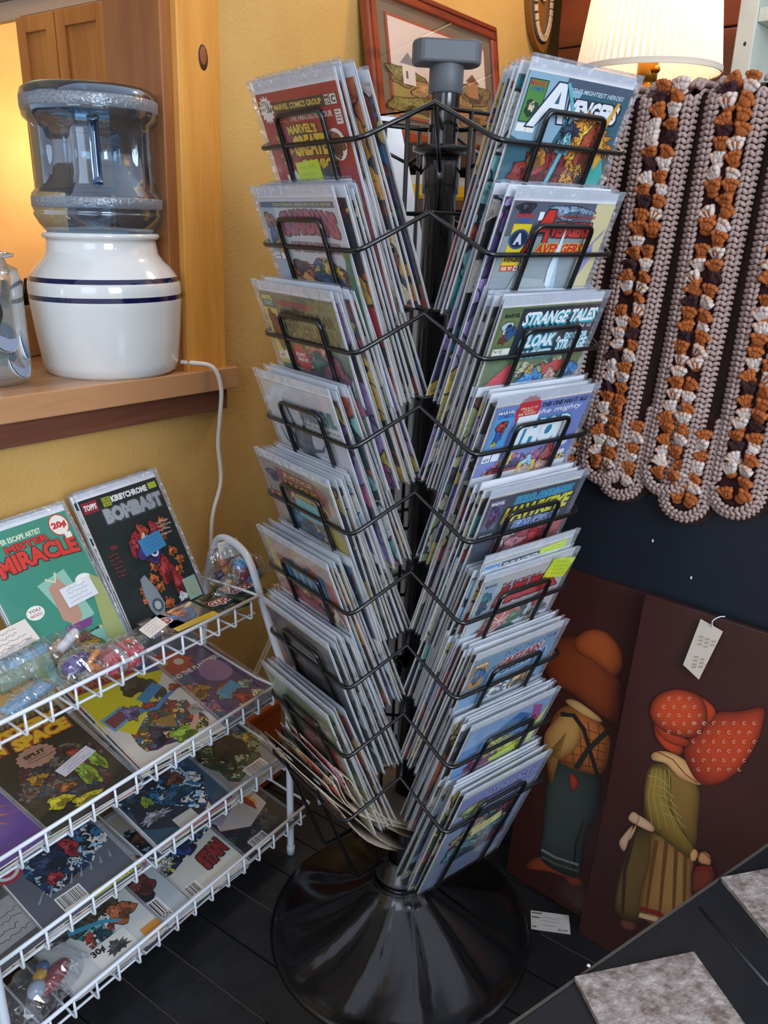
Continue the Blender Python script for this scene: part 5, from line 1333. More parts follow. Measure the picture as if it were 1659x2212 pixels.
def c_R7(a):
    a.rect(0, 0, 1, 1, '#6f94b0'); a.text('INTO THE STORM', .34, .90, .97, .965, '#1f4f7c', .03, .2, out='#8fb8d4', ow=.005, tilt=.01)
    a.text('CAPTAIN', .30, .76, .82, .86, '#a8283a', .05, .2, out='#e0e2e4', ow=.008, tilt=.04); a.text('AMERICA', .30, .64, .92, .75, '#1f6aa0', .06, .2, out='#e0e2e4', ow=.008, tilt=.05); a.rect(.02, .62, .17, .94, '#c2862c'); a.blob(.10, .78, .06, .1, '#2f6f9c', 3)
    a.text('MARVEL', .03, .90, .16, .93, '#f0f0f0', .03); a.blob(.7, .45, .10, .12, '#c9a35a', 5); a.blob(.68, .38, .04, .06, '#2a2620', 6); a.blob(.4, .42, .08, .06, '#cfd6c8', 7); a.blob(.35, .22, .16, .09, '#7a4a6c', 8); a.blob(.85, .35, .1, .1, '#3a4a50', 9, spikes=.3); a.blob(.6, .14, .2, .08, '#a8506c', 10)
def c_R8(a):
    a.rect(0, 0, 1, 1, '#5f8fc0'); a.rect(0, .72, 1, 1, '#7fa0c4'); a.poly([(.25, .74), (.6, .95), (.8, .82), (.62, .70), (.4, .66)], '#2f6a9c'); a.poly([(.75, .98), (.9, .9), (.95, .7), (.85, .6)], '#9a4a8c'); a.poly([(.1, .5), (.4, .66), (.5, .55), (.2, .4)], '#a83a7c')
    a.blob(.5, .55, .2, .12, '#d9d03c', 3, spikes=.3); a.blob(.7, .38, .16, .12, '#d0cf5a', 4, spikes=.35); a.blob(.82, .7, .08, .06, '#b3266c', 5); a.poly([(.9, .2), (1, .2), (1, .9), (.93, .7)], '#c9cf7a'); a.blob(.3, .3, .2, .1, '#8c2f5c', 7); a.text('XENO', .2, .18, .7, .28, '#b3202a', .05, .2, out='#e6e0e0', ow=.008); a.blob(.5, .08, .3, .06, '#3c2a5c', 9)
def c_R9(a):
    a.rect(0, 0, 1, 1, '#8c9ab4'); a.rect(0, .80, 1, 1, '#7f86b8'); a.text('TWO STORIES', .3, .86, .95, .94, '#4a4f90', .03, .2, out='#c0c8e0', ow=.006); a.blob(.2, .78, .14, .08, '#a3b06a', 2); a.poly([(.1, .6), (.35, .7), (.3, .5)], '#6a4a9c')
    a.blob(.5, .62, .25, .06, '#4a8ca0', 4, spikes=.3); a.blob(.75, .5, .14, .1, '#7a3458', 5, spikes=.2); a.blob(.35, .4, .2, .08, '#c9b87a', 6); a.blob(.7, .28, .2, .1, '#6f98a4', 7, spikes=.25); a.blob(.3, .18, .2, .1, '#7fb0b8', 8); a.blob(.8, .12, .12, .08, '#8c3a50', 9); a.blob(.5, .08, .2, .05, '#3f5068', 10)

YN, BN, WN_, CN = '#c2d620', '#2f7fae', '#cfcbd2', '#6fb3b3'
FR = [
 # pocket side, tier, cover, label, note, art palette
 (0, 0, c_L1, 'red bagged comic with big yellow title and lime sticky note, top of left column', (.46, .27, .05, .036, YN, .06), None),
 (0, 1, c_L2, 'pale grey bagged comic with arched dusty pink title and blue note, second on left', (.62, .12, .052, .036, BN, 0), ('multi', 70, (.12, .02, .95, .55))),
 (0, 2, c_L3, 'olive green bagged comic with yellow corner strip and red burst, third on left', None, ('green', 70, (.12, .02, .95, .55))),
 (0, 3, c_L4, 'grey bagged comic with dark thorny tree shape and white note, fourth on left', (.74, .12, .05, .04, WN_, -.1), None),
 (0, 4, c_L5, 'bagged comic with rust red title shield and aqua note, fifth on left', (.56, .52, .055, .03, CN, 0), ('tan', 70, (.12, .02, .95, .55))),
 (0, 5, c_L6, 'salmon bagged comic with blocky blue title shapes, sixth on left', None, ('red', 70, (.12, .02, .95, .55))),
 (0, 6, c_L7, 'charcoal bagged comic with white label strip, seventh on left', None, ('dark', 70, (.12, .02, .95, .55))),
 (0, 7, c_L8, 'olive and brick red bagged comic, eighth on left', None, ('dark', 70, (.12, .02, .95, .55))),
 (1, 0, c_R1, 'teal and fiery orange bagged comic with white title, top of right column', None, ('orange', 70, (.12, .02, .95, .55))),
 (1, 1, c_R2, 'grey bagged comic with red title and green rounded shape, second on right', None, None),
 (1, 2, c_R3, 'bagged comic with white lettering on navy above green, third on right', None, ('green', 70, (.12, .02, .95, .55))),
 (1, 3, c_R4, 'lavender bagged comic with huge white and teal title, fourth on right', None, ('purple', 70, (.12, .02, .95, .55))),
 (1, 4, c_R5, 'slate grey bagged comic with slanted yellow title, fifth on right', None, ('pink', 70, (.12, .02, .95, .55))),
 (1, 5, c_R6, 'pale bagged comic with giant red title and lime sticky note, sixth on right', (.84, .80, .05, .034, YN, -.25), ('grey', 70, (.12, .02, .95, .55))),
 (1, 6, c_R7, 'light blue bagged comic with red and blue title, seventh on right', (.45, .10, .055, .02, YN, .15), ('blue', 70, (.12, .02, .95, .55))),
 (1, 7, c_R8, 'blue, magenta and yellow bagged comic, eighth on right', (.62, .26, .055, .02, YN, .15), ('purple', 70, (.12, .02, .95, .55))),
 (1, 8, c_R9, 'pale lavender bagged comic at the bottom of the right column', (.55, .36, .06, .022, '#d9cf86', .2), ('teal', 70, (.12, .02, .95, .55))),
]
NORD = ['top', 'second', 'third', 'fourth', 'fifth', 'sixth', 'seventh', 'eighth', 'bottom']
NTH = ['first', 'second', 'third', 'fourth', 'fifth', 'sixth', 'seventh', 'eighth', 'ninth', 'tenth', 'eleventh', 'twelfth']
SIDE = ['left', 'right', 'rear right', 'rear left']
CNT = {0: [9, 10, 9, 8, 9, 8, 8, 6, 0], 1: [7, 7, 9, 9, 9, 10, 11, 12, 11], 2: [3]*9, 3: [4, 5, 5, 5, 5, 5, 5, 5, 3]}
rnd = random.Random(77)
for (i, k, cov, lbl, note, art) in FR:
    front_comic(pocket_mtx(i, k, .0, rnd.uniform(-.002, .002), rnd.uniform(-.002, .003)+(.010 if (i, k) == (1, 0) else 0), 20, rnd.uniform(-.012, .012)), lbl, cov, note=note, art=art, sq=.8 if k == 8 else .60)
for i in range(4):
    for k in range(9):
        n = CNT[i][k]
        front = i < 2
        thick = min(.052, .0052*n) if front else .03
        for j in range(n):
            if j == 0 and front: continue
            f = j/max(n-1, 1)
            o = bpy.data.objects.new('bagged_comic', stock[rnd.randrange(12)]); COL.objects.link(o)
            dr = (.004+thick*f) if front else (.002+.012*j)
            if i == 3: dr = .002+.0085*j
            o.matrix_world = pocket_mtx(i, k, dr, rnd.uniform(-.007, .007), rnd.uniform(-.003, .005)+(.0009*j if front else 0), 20+rnd.uniform(-.9, .9)+((2.6 if i == 0 else 0)*f if front else 0), rnd.uniform(-.02, .02), rnd.uniform(-.015, .015))
            if front:
                lb = 'bagged comic standing %s from the front in the %s pocket of the %s column' % (NTH[j], NORD[k], SIDE[i])
            else:
                lb = 'bagged comic %s from outside in the %s pocket of the %s column' % (NTH[j], NORD[k], SIDE[i])
            tag(o, lb, 'comic book', '%s pocket, %s column of the spinner' % (NORD[k], SIDE[i]))
# bottom left pocket: limp unbagged issues curling towards the pole
limp = MB
for j in range(7):
    b = MB(); n = 10; W2 = .168; Hh = .25; curl = .05+.016*j; vs = []
    for s_ in range(n+1):
        y = Hh*s_/n; f = 1-s_/n
        zc_ = -curl*f*f*(1.0) + .012*sin(s_*.6+j)*.5
        for x in (-W2/2, -W2/6, W2/6, W2/2):
            vs.append((x, y*.985, zc_+.004*cos(x*12+j)))
    fs = [(a*4+c, a*4+c+1, (a+1)*4+c+1, (a+1)*4+c) for a in range(n) for c in range(3)]
    b.add(vs, fs, smooth=True)
    o = b.build('limp_comic', [amat(['tan', 'pink', 'dark', 'tan', 'grey', 'pink', 'tan'][j])]); 
    sdf = o.modifiers.new('thickness', 'SOLIDIFY'); sdf.thickness = .0016; sdf.offset = -1
    o.data.materials.append(M_PAGE); sdf.material_offset_rim = 1; sdf.material_offset = 1
    o.matrix_world = pocket_mtx(0, 8, .004+.0045*j, rnd.uniform(-.006, .006), .01+rnd.uniform(-.006, .01), 27-1.2*j, rnd.uniform(-.02, .02))
    tag(o, 'limp curling comic, %s from the front in the bottom left pocket' % NTH[j], 'comic book', 'bottom pocket, left column of the spinner')
# extra front issue for the sixth right pocket (title peeping above)
def c_R6b(a):
    a.rect(0, 0, 1, 1, '#aab4b2'); a.rect(.2, .87, .85, .965, '#1a1d22'); a.text('THE INCREDIBLE', .22, .885, .74, .945, '#dfe3e4', .03, .1); a.rect(.02, .8, .18, .96, '#3f7fb8'); a.text('MARVEL', .03, .9, .17, .935, '#e8eef0', .03); a.text('HULK', .2, .66, .95, .86, '#e8ecec', .08, .1, out='#14181c', ow=.01)
front_comic(pocket_mtx(1, 5, .012, .003, .026, 20), 'bagged comic with black title bar and lime tag peeping above, sixth pocket on right', c_R6b, note=(.78, .80, .05, .03, YN, .1), sq=.60)

# ================================================================== WHITE WIRE RACK
WR0 = V((.69, 1.05))
M_WW = mat('white_wire', '#d3dae2', .35, coat=.3)
rk = thing('wire_display_rack', 'white wire four-tier display rack holding comics against the mustard wall', 'rack', LF(WR0.x, WR0.y, 0), TH_L)
def K(al, m_, z): return V((al-WR0.x, m_-WR0.y, z))
for al, sg in ((.995, 1), (.385, -1)):
    pth = [K(al, 1.150, 0.006), K(al, 1.148, .3), K(al+.02, 1.135, .55), K(al+.025, 1.115, .625), K(al+.02, 1.085, .652), K(al+.01, 1.03, .65), K(al, .992, .628), K(al, .968, .565), K(al, .935, .48), K(al, .908, .42), K(al, .904, .38), K(al, .904, .2), K(al, .905, .008)]
    leg = MB().tube(smooth_path(pth, 6), .0072, 10)
    lg = leg.build('side_frame', M_WW, rk)
    for q in ((al, 1.150), (al, .905)):
        MB().lathe([(0, 0), (.0085, 0), (.0085, .018), (.0072, .02)], 14).build('foot_cap', mat('foot_white', '#c3cfdb', .4), lg, loc=K(q[0], q[1], 0))
# shelves: front rail (m, z), base front z, base back (m, z)
TIERS = [(.947, .586, .547, 1.150, .560, .36, .968), (.9375, .386, .347, 1.165, .392, .36, .995), (.919, .236, .197, 1.160, .245, .37, 1.005), (.888, .109, .070, 1.150, .110, .38, 1.035)]
for (mF, zR, zB, mK, zK, a0, a1) in TIERS:
    sh = MB(); sh.tube([K(a0, mF, zR), K(a1, mF, zR)], .0034, 8)
    o = sh.build('shelf_rail', M_WW, rk)
    sh = MB(); sh.tube([K(a0, mF+.012, zB), K(a1, mF+.012, zB)], .0024, 6); sh.tube([K(a0, mK, zK), K(a1, mK, zK)], .0026, 6)
    sh.tube([K(a1, mF, zR), K(a1, mF+.05, zR), K(a1, mK, zK+.02)], .0026, 6); sh.tube([K(a0, mF, zR), K(a0, mF+.05, zR), K(a0, mK, zK+.02)], .0026, 6)
    sh.build('shelf_frame', M_WW, o)
    a = a0+.02
    while a < a1:
        b = MB().tube(fillet([K(a, mK, zK), K(a, mF-.002, zB), K(a, mF, zR)], .006, 3), .0022, 6)
        b.build('shelf_wire', M_WW, o)
        a += .0405

def shelf_mtx(tier, al, h=0, rot=0, dm=0, tilt=0, droll=0):
    mF, zR, zB, mK, zK, a0, a1 = TIERS[tier]
    be = atan2(zK-zB, mK-mF)+tilt
    X = (LF(1, 0)-LF(0, 0)); Yd = (LF(0, 1)-LF(0, 0)); Z_ = V((0, 0, 1))
    y = Yd*cos(be)+Z_*sin(be); x = X
    n = x.cross(y)
    if rot: x, y = x*cos(rot)+y*sin(rot), y*cos(rot)-x*sin(rot)
    o = LF(al, mF+.006, zB+.003)+n*h+(Yd*cos(be)+Z_*sin(be))*dm
    return comic_mtx(x, y, n, o)

def c_MM(a):
    a.rect(0, 0, 1, 1, '#3c8c74'); a.rect(0, 0, 1, .2, '#7fb4a4'); a.text('SUPER ESCAPE ARTIST', .17, .91, .67, .945, '#e4e9c8', .03); a.text('MISTER', .26, .85, .72, .895, '#c8322a', .04, out='#5a1410', ow=.004)
    a.text('MIRACLE', .12, .71, .96, .825, '#d2382c', .05, 0, out='#4a1410', ow=.007, arc=.018); a.ell(.87, .92, .105, .075, '#c8322a', 22); a.ell(.87, .92, .095, .067, '#ece6d8', 22); a.text('20¢', .79, .89, .95, .945, '#c0282a', .06)
    a.rect(.88, .82, .95, .86, '#ece6d8'); a.text('NO. 11', .04, .83, .12, .85, '#dfe4c4'); a.text('FEB.', .05, .80, .12, .82, '#dfe4c4'); a.text('THE', .10, .855, .18, .87, '#dfe4c4', .03)
    a.poly([(.38, .60), (.70, .64), (.78, .30), (.55, .24)], '#8fc0aa'); a.poly([(.46, .34), (.47, .56), (.60, .60), (.68, .48), (.66, .32), (.58, .27)], '#b98f78')
    a.stroke([(.48, .62), (.56, .58), (.6, .64)], .01, .01, '#d8d8a8'); a.poly([(.46, .24), (.70, .24), (.74, .29), (.44, .29)], '#7a3a80')
    a.ell(.25, .45, .09, .045, '#ecebe0'); a.text('YOU', .19, .455, .31, .475, '#7a2a2a'); a.text('FANTASTIC!', .19, .425, .31, .445, '#a82a2a', .02); a.ell(.84, .52, .10, .05, '#ecebe0'); a.text('MIRACLE!', .78, .50, .90, .52, '#a82a2a', .02)
    a.poly([(.78, .0), (.98, .0), (1, .5), (.92, .55), (.86, .40), (.80, .2)], '#9fa86a'); a.poly([(.0, .0), (.0, .45), (.06, .3), (.1, .0)], '#8a9a5a')
    a.blob(.3, .10, .12, .12, '#b08a3c', 3); a.blob(.58, .10, .14, .1, '#a8842f', 4); a.blob(.58, .19, .06, .03, '#8a3a1c', 5); a.blob(.3, .2, .06, .05, '#d0a24a', 6)
    for i in range(7): a.rect(.36+i*.065, .04+.01*(i % 2), .41+i*.065, .09+.015*(i % 3), ['#b83226', '#e0e4e0', '#3c8a4a'][i % 3])
    a.text('ONE TO DIE', .62, .005, .98, .03, '#1a1a18', .03)
def c_BO(a):
    a.rect(0, 0, 1, 1, '#15201f'); a.rect(.02, .90, .20, .98, '#8c1f30'); a.text('TOPPS', .035, .92, .185, .96, '#ecebe6', .04, .2); a.rect(.26, .945, .36, .975, '#a8b42c'); a.rect(.26, .91, .36, .94, '#a8b42c'); a.text('SUPER', .27, .95, .35, .97, '#222', .02); a.text('DELUXE', .27, .915, .35, .935, '#222', .02)
    a.text('KIRBYCHROME', .37, .925, .84, .97, '#e9ebea', .05); a.rect(.86, .93, .97, .975, '#a8b42c'); a.text('BOMBAST', .22, .79, .97, .90, '#9aa0a4', .08, 0, out='#3c4448', ow=.010)
    rr = random.Random(8)
    for i in range(20): a.blob(rr.choice((.3, .5, .7, .85, .2, .4, .6))+rr.uniform(-.1, .1), rr.uniform(.08, .74), .07, .04, '#c2682a', 40+i, n=14, spikes=.35)
    a.blob(.44, .58, .1, .09, '#9a2230', 5); a.blob(.55, .52, .13, .09, '#473070', 6); a.blob(.72, .64, .08, .07, '#9a2230', 7); a.blob(.56, .66, .06, .06, '#b8482e', 8); a.blob(.56, .62, .045, .03, '#d8c2b0', 9); a.ell(.60, .50, .05, .035, '#e0e0dc'); a.ell(.60, .50, .03, .02, '#473070')
    a.blob(.66, .34, .10, .10, '#a3242c', 10); a.blob(.74, .22, .07, .09, '#a3242c', 11); a.blob(.72, .13, .06, .03, '#e0e4e2', 12); a.blob(.68, .06, .06, .04, '#3c2a60', 13)
    a.poly([(.30, .36), (.37, .38), (.44, .26), (.47, .14), (.42, .08), (.32, .08), (.28, .14), (.28, .26)], '#7f8a90'); a.ell(.38, .15, .07, .05, '#4a5258'); a.ell(.38, .15, .04, .03, '#aab2b6')
    a.text('YOU', .12, .62, .20, .645, '#a82a34', .03); a.lines(.06, .42, .2, .6, 6, '#8a2430', seed=3); a.rect(.78, .08, .96, .24, '#8fb0a4'); a.lines(.8, .1, .95, .22, 4, '#b9a83c', .6, seed=9); a.ell(.28, .04, .08, .035, '#cfd02c'); a.text('Jack', .24, .03, .32, .05, '#222', .02, .2); a.lines(.74, .58, .96, .70, 4, '#c9cfd0', seed=12)
def put(mt, label, cov, note=None, W=CW, H=CH, under=3, grp='pile', sleeve=True, art=None, sp=.0042, rr=None, unders=None):
    front_comic(mt, label, cov, note=note, W=W, H=H, sleeve=sleeve, art=art)
    for j in range(under):
        o = bpy.data.objects.new('bagged_comic', stock[rnd.randrange(12)]); COL.objects.link(o)
        o.matrix_world = mt @ Matrix.Translation((rnd.uniform(-.004, .004), rnd.uniform(-.002, .003), -.0042*(j+1))) @ Matrix.Rotation(rnd.uniform(-.02, .02), 4, 'Z')
        tag(o, 'bagged comic lying %s beneath the %s' % (NTH[j], grp), 'comic book', 'issues beneath the %s' % grp)
def lean_mtx(al0, al1, mb, mt_, z0, H, roll=0):
    X = (LF(1, 0)-LF(0, 0)); be = atan2(H, mt_-mb)
    y = (LF(0, 1)-LF(0, 0))*cos(be)+V((0, 0, 1))*sin(be); x = X; n = x.cross(y)
    if roll: x, y = x*cos(roll)+y*sin(roll), y*cos(roll)-x*sin(roll)
    return comic_mtx(x, y, n, LF((al0+al1)/2, mb, z0))
mb_ = lean_mtx(.766, .943, 1.052, 1.170, .548, .230, .03)
put(mb_, 'dark comic with silver block title and orange flecks leaning on the wall', c_BO, (.62, .50, .05, .032, BN, .12), under=3, grp='dark silver-titled comic leaning on the wall')
mb_ = lean_mtx(.575, .755, 1.03, 1.175, .549, .215, .03)
put(mb_, 'green comic with large red title and 20 cent price leaning on the wall', c_MM, (.74, .40, .058, .034, '#d9dcde', .06), art=('green', 70, (0.02, 0.0, 0.9, 0.24)), under=3, grp='green red-titled comic leaning on the wall')

def c_B1(a):   # right, under top shelf
    a.rect(0, 0, 1, 1, '#46607a'); a.poly([(.3, .1), (1, .1), (1, .8), (.5, .85)], '#4a3a66'); a.burst(.42, .78, .28, '#a8463a', 12, .7); a.ell(.34, .82, .06, .04, '#8a9a5a'); a.ell(.5, .76, .06, .04, '#b9c2b0'); a.text('AND THE PLANETEERS', .2, .60, .95, .65, '#e4e2dc', .03, .1)
    a.ell(.72, .50, .2, .13, '#8a6a94', 20); a.blob(.3, .4, .14, .08, '#b98a3c', 3); a.blob(.28, .48, .06, .04, '#c2785a', 4); a.blob(.55, .28, .14, .06, '#b3382c', 5); a.blob(.5, .24, .08, .05, '#8aa88a', 6); a.blob(.8, .24, .12, .05, '#9fb0a8', 7, spikes=.3); a.blob(.62, .12, .08, .08, '#a8342c', 8); a.blob(.8, .1, .1, .05, '#d8c9a2', 9, spikes=.3)
def c_B2(a):
    a.rect(0, 0, 1, 1, '#cfc8bc'); a.poly([(0, .5), (0, .95), (1, .95), (1, .75), (.6, .5), (.2, .3)], '#c9bf1e'); a.rect(.02, .86, .96, .99, '#8f2f28'); a.text('MARVEL TALES', .06, .885, .9, .965, '#a8584a', .05, out='#3a1210', ow=.006)
    a.poly([(.02, .55), (.3, .60), (.34, .46), (.06, .40)], '#5f9ab4'); a.poly([(.05, .53), (.28, .57), (.31, .48), (.08, .43)], '#7a3a44'); a.poly([(.7, .98), (1, 1), (1, .78), (.85, .8)], '#2a4a80')
    a.blob(.62, .72, .18, .10, '#2e3a2a', 5, spikes=.12); a.blob(.75, .62, .1, .1, '#38452f', 6); a.blob(.35, .5, .14, .08, '#7a6a9a', 7, spikes=.3); a.stroke([(.42, .48), (.6, .44), (.78, .50), (.95, .54)], .03, .02, '#2f7ab4'); a.blob(.95, .56, .07, .03, '#b3382c', 9); a.blob(.55, .5, .06, .04, '#a33a34', 10)
    a.blob(.40, .2, .12, .08, '#1f2438', 12); a.blob(.47, .17, .05, .04, '#cf9a80', 13); a.blob(.62, .12, .16, .07, '#8fb02c', 14); a.stroke([(.7, .12), (.85, .2), (.9, .26)], .03, .03, '#cf9a80'); a.poly([(.82, .24), (.96, .22), (.98, .32), (.86, .32)], '#a39a8a'); a.poly([(.42, .35), (.68, .32), (.6, .2), (.5, .25)], '#8a6a34')
    for i in range(6): a.stroke([(.7+.05*i, .42-.03*i), (.76+.05*i, .38-.04*i)], .006, .002, '#4a4844')
def c_B3(a):
    a.rect(0, 0, 1, 1, '#20231a'); a.rect(0, .94, 1, 1, '#6a664c')
    for i in range(16): a.stroke([(.03+i*.055, .93), (.06+i*.055, .97)], .008, .008, '#1a1a14')
    a.text('MYSTERY', .06, .82, .95, .92, '#d9b02c', .07, .15, out='#a8481c', ow=.010); a.text('IN', .12, .73, .28, .80, '#d9b02c', .07, .1, out='#a8481c', ow=.010); a.text('SPACE', .34, .70, .95, .81, '#d9b02c', .07, .15, out='#a8481c', ow=.010)
    a.burst(.45, .60, .2, '#a8806a', 16, .88, asp=.5); a.text('SPLIT', .34, .605, .56, .64, '#1a1410', .05); a.lines(.34, .555, .6, .60, 2, '#3a2018')
    a.blob(.3, .42, .1, .05, '#a87a24', 3, spikes=.2); a.blob(.75, .44, .09, .07, '#93301c', 4); a.blob(.68, .28, .08, .12, '#7fa024', 5); a.blob(.85, .34, .06, .1, '#7fa024', 6); a.blob(.3, .18, .12, .05, '#c9bc1c', 7); a.blob(.5, .1, .14, .04, '#c9bc1c', 8); a.blob(.45, .25, .08, .03, '#a8602c', 9)
def c_B4(a):
    a.rect(0, 0, 1, 1, '#5c3f86'); a.rect(0, .8, 1, 1, '#1a1c22'); a.blob(.3, .84, .2, .05, '#c9a82c', 2); a.burst(.62, .4, .34, '#c8622a', 18, .45); a.burst(.58, .42, .2, '#d98a3c', 14, .5); a.blob(.45, .5, .12, .08, '#d0a828', 5); a.blob(.42, .42, .08, .05, '#b98a1c', 6); a.blob(.2, .36, .14, .05, '#2a8a94', 7); a.blob(.18, .24, .12, .06, '#c9b52a', 8, spikes=.3); a.blob(.4, .2, .12, .04, '#1f7f86', 9); a.barcode(.05, .03, .3, .15, 2)
def c_C1(a):
    a.rect(0, 0, 1, 1, '#8f8b86'); a.rect(0, .70, 1, 1, '#4a3038'); a.blob(.2, .72, .14, .06, '#6c2f44', 2); a.blob(.62, .6, .26, .18, '#3c4a34', 4, spikes=.1); a.blob(.55, .4, .22, .14, '#1c1c16', 5, spikes=.18); a.blob(.9, .62, .1, .05, '#a8683a', 7); a.blob(.86, .5, .1, .05, '#2f5f84', 8); a.stroke([(.15, .5), (.28, .42), (.25, .28), (.5, .2)], .02, .012, '#3a3228'); a.blob(.12, .45, .06, .03, '#26241e', 9); a.blob(.85, .38, .1, .06, '#b9a23c', 10, spikes=.3); a.barcode(.42, .03, .72, .16, 4); a.stroke([(.5, .33), (.38, .2), (.3, .18)], .03, .01, '#16160f')
def c_C2(a):
    a.rect(0, 0, 1, 1, '#2c4a5e'); a.poly([(0, .2), (.45, .0), (.75, .0), (.1, .5)], '#23252e'); a.blob(.5, .88, .3, .06, '#8a8a34', 2); a.poly([(.62, .98), (.74, 1), (.78, .6), (.7, .55)], '#10131c'); a.rect(.78, .72, .88, .98, '#2f7f94'); a.blob(.56, .66, .12, .08, '#8f2440', 4); a.blob(.62, .54, .11, .05, '#6a3a2c', 5); a.blob(.68, .42, .10, .05, '#7a4230', 6); a.blob(.83, .62, .1, .06, '#b06a34', 7); a.blob(.30, .62, .14, .06, '#7d4a30', 8, spikes=.3); a.blob(.22, .48, .14, .07, '#3d4f60', 9, spikes=.2); a.blob(.25, .38, .06, .05, '#8aa02c', 10); a.blob(.55, .3, .2, .07, '#26506a', 11, spikes=.25)
    a.blob(.2, .24, .2, .05, '#a8a8b0', 12, spikes=.4); a.rect(.3, .02, .55, .14, '#b9b4a8'); a.rect(0, 0, 1, .02, '#c0887c')
def c_C3(a):
    a.rect(0, 0, 1, 1, '#5a5d66'); a.rect(0, .88, 1, 1, '#b09a3c'); a.blob(.42, .80, .16, .08, '#a32c2c', 3); a.stroke([(.55, .78), (.75, .70), (.95, .58)], .06, .02, '#9c2630'); a.blob(.30, .66, .2, .09, '#1a2438', 5, spikes=.15); a.blob(.5, .56, .26, .08, '#1c3a66', 6, spikes=.12); a.blob(.42, .42, .2, .08, '#20365c', 7, spikes=.12); a.blob(.65, .44, .07, .09, '#b02c34', 8); a.blob(.36, .30, .08, .04, '#a32c34', 9)
    a.ell(.08, .55, .16, .11, '#a8303c', 28); a.ell(.08, .55, .125, .085, '#cfd2d6', 28); a.ell(.08, .55, .09, .062, '#a8303c', 28); a.ell(.08, .55, .055, .038, '#cfd2d6', 20)
    for i in range(8): a.stroke([(.1+i*.11, .2), (.2+i*.1, .26)], .012, .003, '#8f9298')
    a.barcode(.22, .04, .48, .17, 6); a.rect(.5, .015, 1, .06, '#d6ce3c'); a.text('THREE AGAINST THE GODS', .51, .022, .99, .052, '#16161a', .03)
def c_C4(a):
    a.rect(0, 0, 1, 1, '#4f5052'); a.blob(.4, .7, .3, .12, '#3a3c40', 2); a.rect(.55, .1, .95, .4, '#9a9894'); a.lines(.57, .12, .93, .38, 5, '#3a3a3c'); a.blob(.3, .4, .2, .1, '#6a6c70', 4, spikes=.3)
def c_D1(a):
    a.rect(0, 0, 1, 1, '#16191c'); a.poly([(.3, .55), (.95, .62), (.9, .3), (.5, .22), (.2, .35)], '#c6bdb4'); a.blob(.45, .6, .14, .06, '#c2a02c', 2); a.poly([(.62, .72), (.8, .74), (.82, .40), (.74, .30)], '#8a2416'); a.poly([(.78, .74), (.82, .73), (.84, .38), (.80, .34)], '#d0a82c'); a.blob(.25, .2, .2, .1, '#1f3038', 4, spikes=.3); a.blob(.7, .16, .16, .08, '#26404a', 5, spikes=.4); a.barcode(.30, .02, .55, .13, 9)
    for i in range(5): a.stroke([(.78, .6-.04*i), (.95, .61-.04*i)], .005, .003, '#2a2a2a')
def c_D2(a):
    a.rect(0, 0, 1, 1, '#d2cfc2'); a.blob(.4, .72, .14, .06, '#7a4a34', 2); a.blob(.52, .62, .12, .08, '#b0301f', 3); a.blob(.62, .5, .16, .12, '#1f4f9c', 4); a.blob(.25, .4, .2, .08, '#c9c22c', 5, spikes=.5); a.blob(.28, .40, .14, .05, '#dfe4e0', 6, spikes=.4); a.text('STAN', .60, .14, .95, .30, '#8f1f1c', .08, 0, out='#1a1a1a', ow=.010, tilt=.05); a.barcode(.08, .03, .42, .15, 12); a.blob(.82, .72, .12, .08, '#c8d0c8', 8)
def c_D3(a):
    a.rect(0, 0, 1, 1, '#2a3440'); a.blob(.4, .7, .3, .1, '#a86a34', 2); a.blob(.6, .55, .2, .1, '#3a5a78', 3); a.blob(.3, .45, .16, .08, '#b3744a', 4); a.blob(.7, .3, .2, .1, '#4a3424', 5); a.blob(.25, .25, .14, .08, '#2a86b0', 6); a.blob(.4, .1, .2, .06, '#c9c4b8', 7, spikes=.4); a.blob(.1, .5, .08, .2, '#2f6a4a', 8)
def c_D4(a):
    a.rect(0, 0, 1, 1, '#c9ccc8'); a.blob(.6, .82, .16, .06, '#5a4a6c', 2, spikes=.3); a.blob(.5, .68, .2, .06, '#5a5c50', 3); a.blob(.56, .62, .12, .06, '#c28078', 4); a.stroke([(.4, .6), (.6, .5), (.8, .4)], .04, .02, '#3a94b4'); a.blob(.7, .44, .18, .10, '#5a5238', 5); a.blob(.35, .42, .2, .08, '#4a5448', 6, spikes=.2); a.blob(.8, .3, .14, .08, '#b8683a', 7); a.stroke([(.3, .4), (.6, .33), (.75, .25)], .03, .015, '#3a94b4'); a.rect(.3, .04, .72, .2, '#dcdad2'); a.text('30¢', .32, .13, .46, .19, '#222', .05); a.blob(.55, .11, .12, .05, '#4a4a4a', 9, spikes=.35); a.rect(.8, 0, 1, .1, '#c98a2c')
def c_D5(a):
    a.rect(0, 0, 1, 1, '#b4bcc0'); a.blob(.5, .8, .3, .1, '#14151a', 2); a.blob(.45, .66, .14, .06, '#b06a70', 3); a.poly([(.45, .72), (.85, .74), (.8, .5), (.5, .52)], '#6f96a8'); a.blob(.6, .4, .26, .14, '#16171a', 5); a.blob(.75, .38, .16, .08, '#6e2c24', 6); a.barcode(.35, .06, .8, .24, 14); a.text('DIRECT EDITION', .36, .065, .78, .10, '#222')

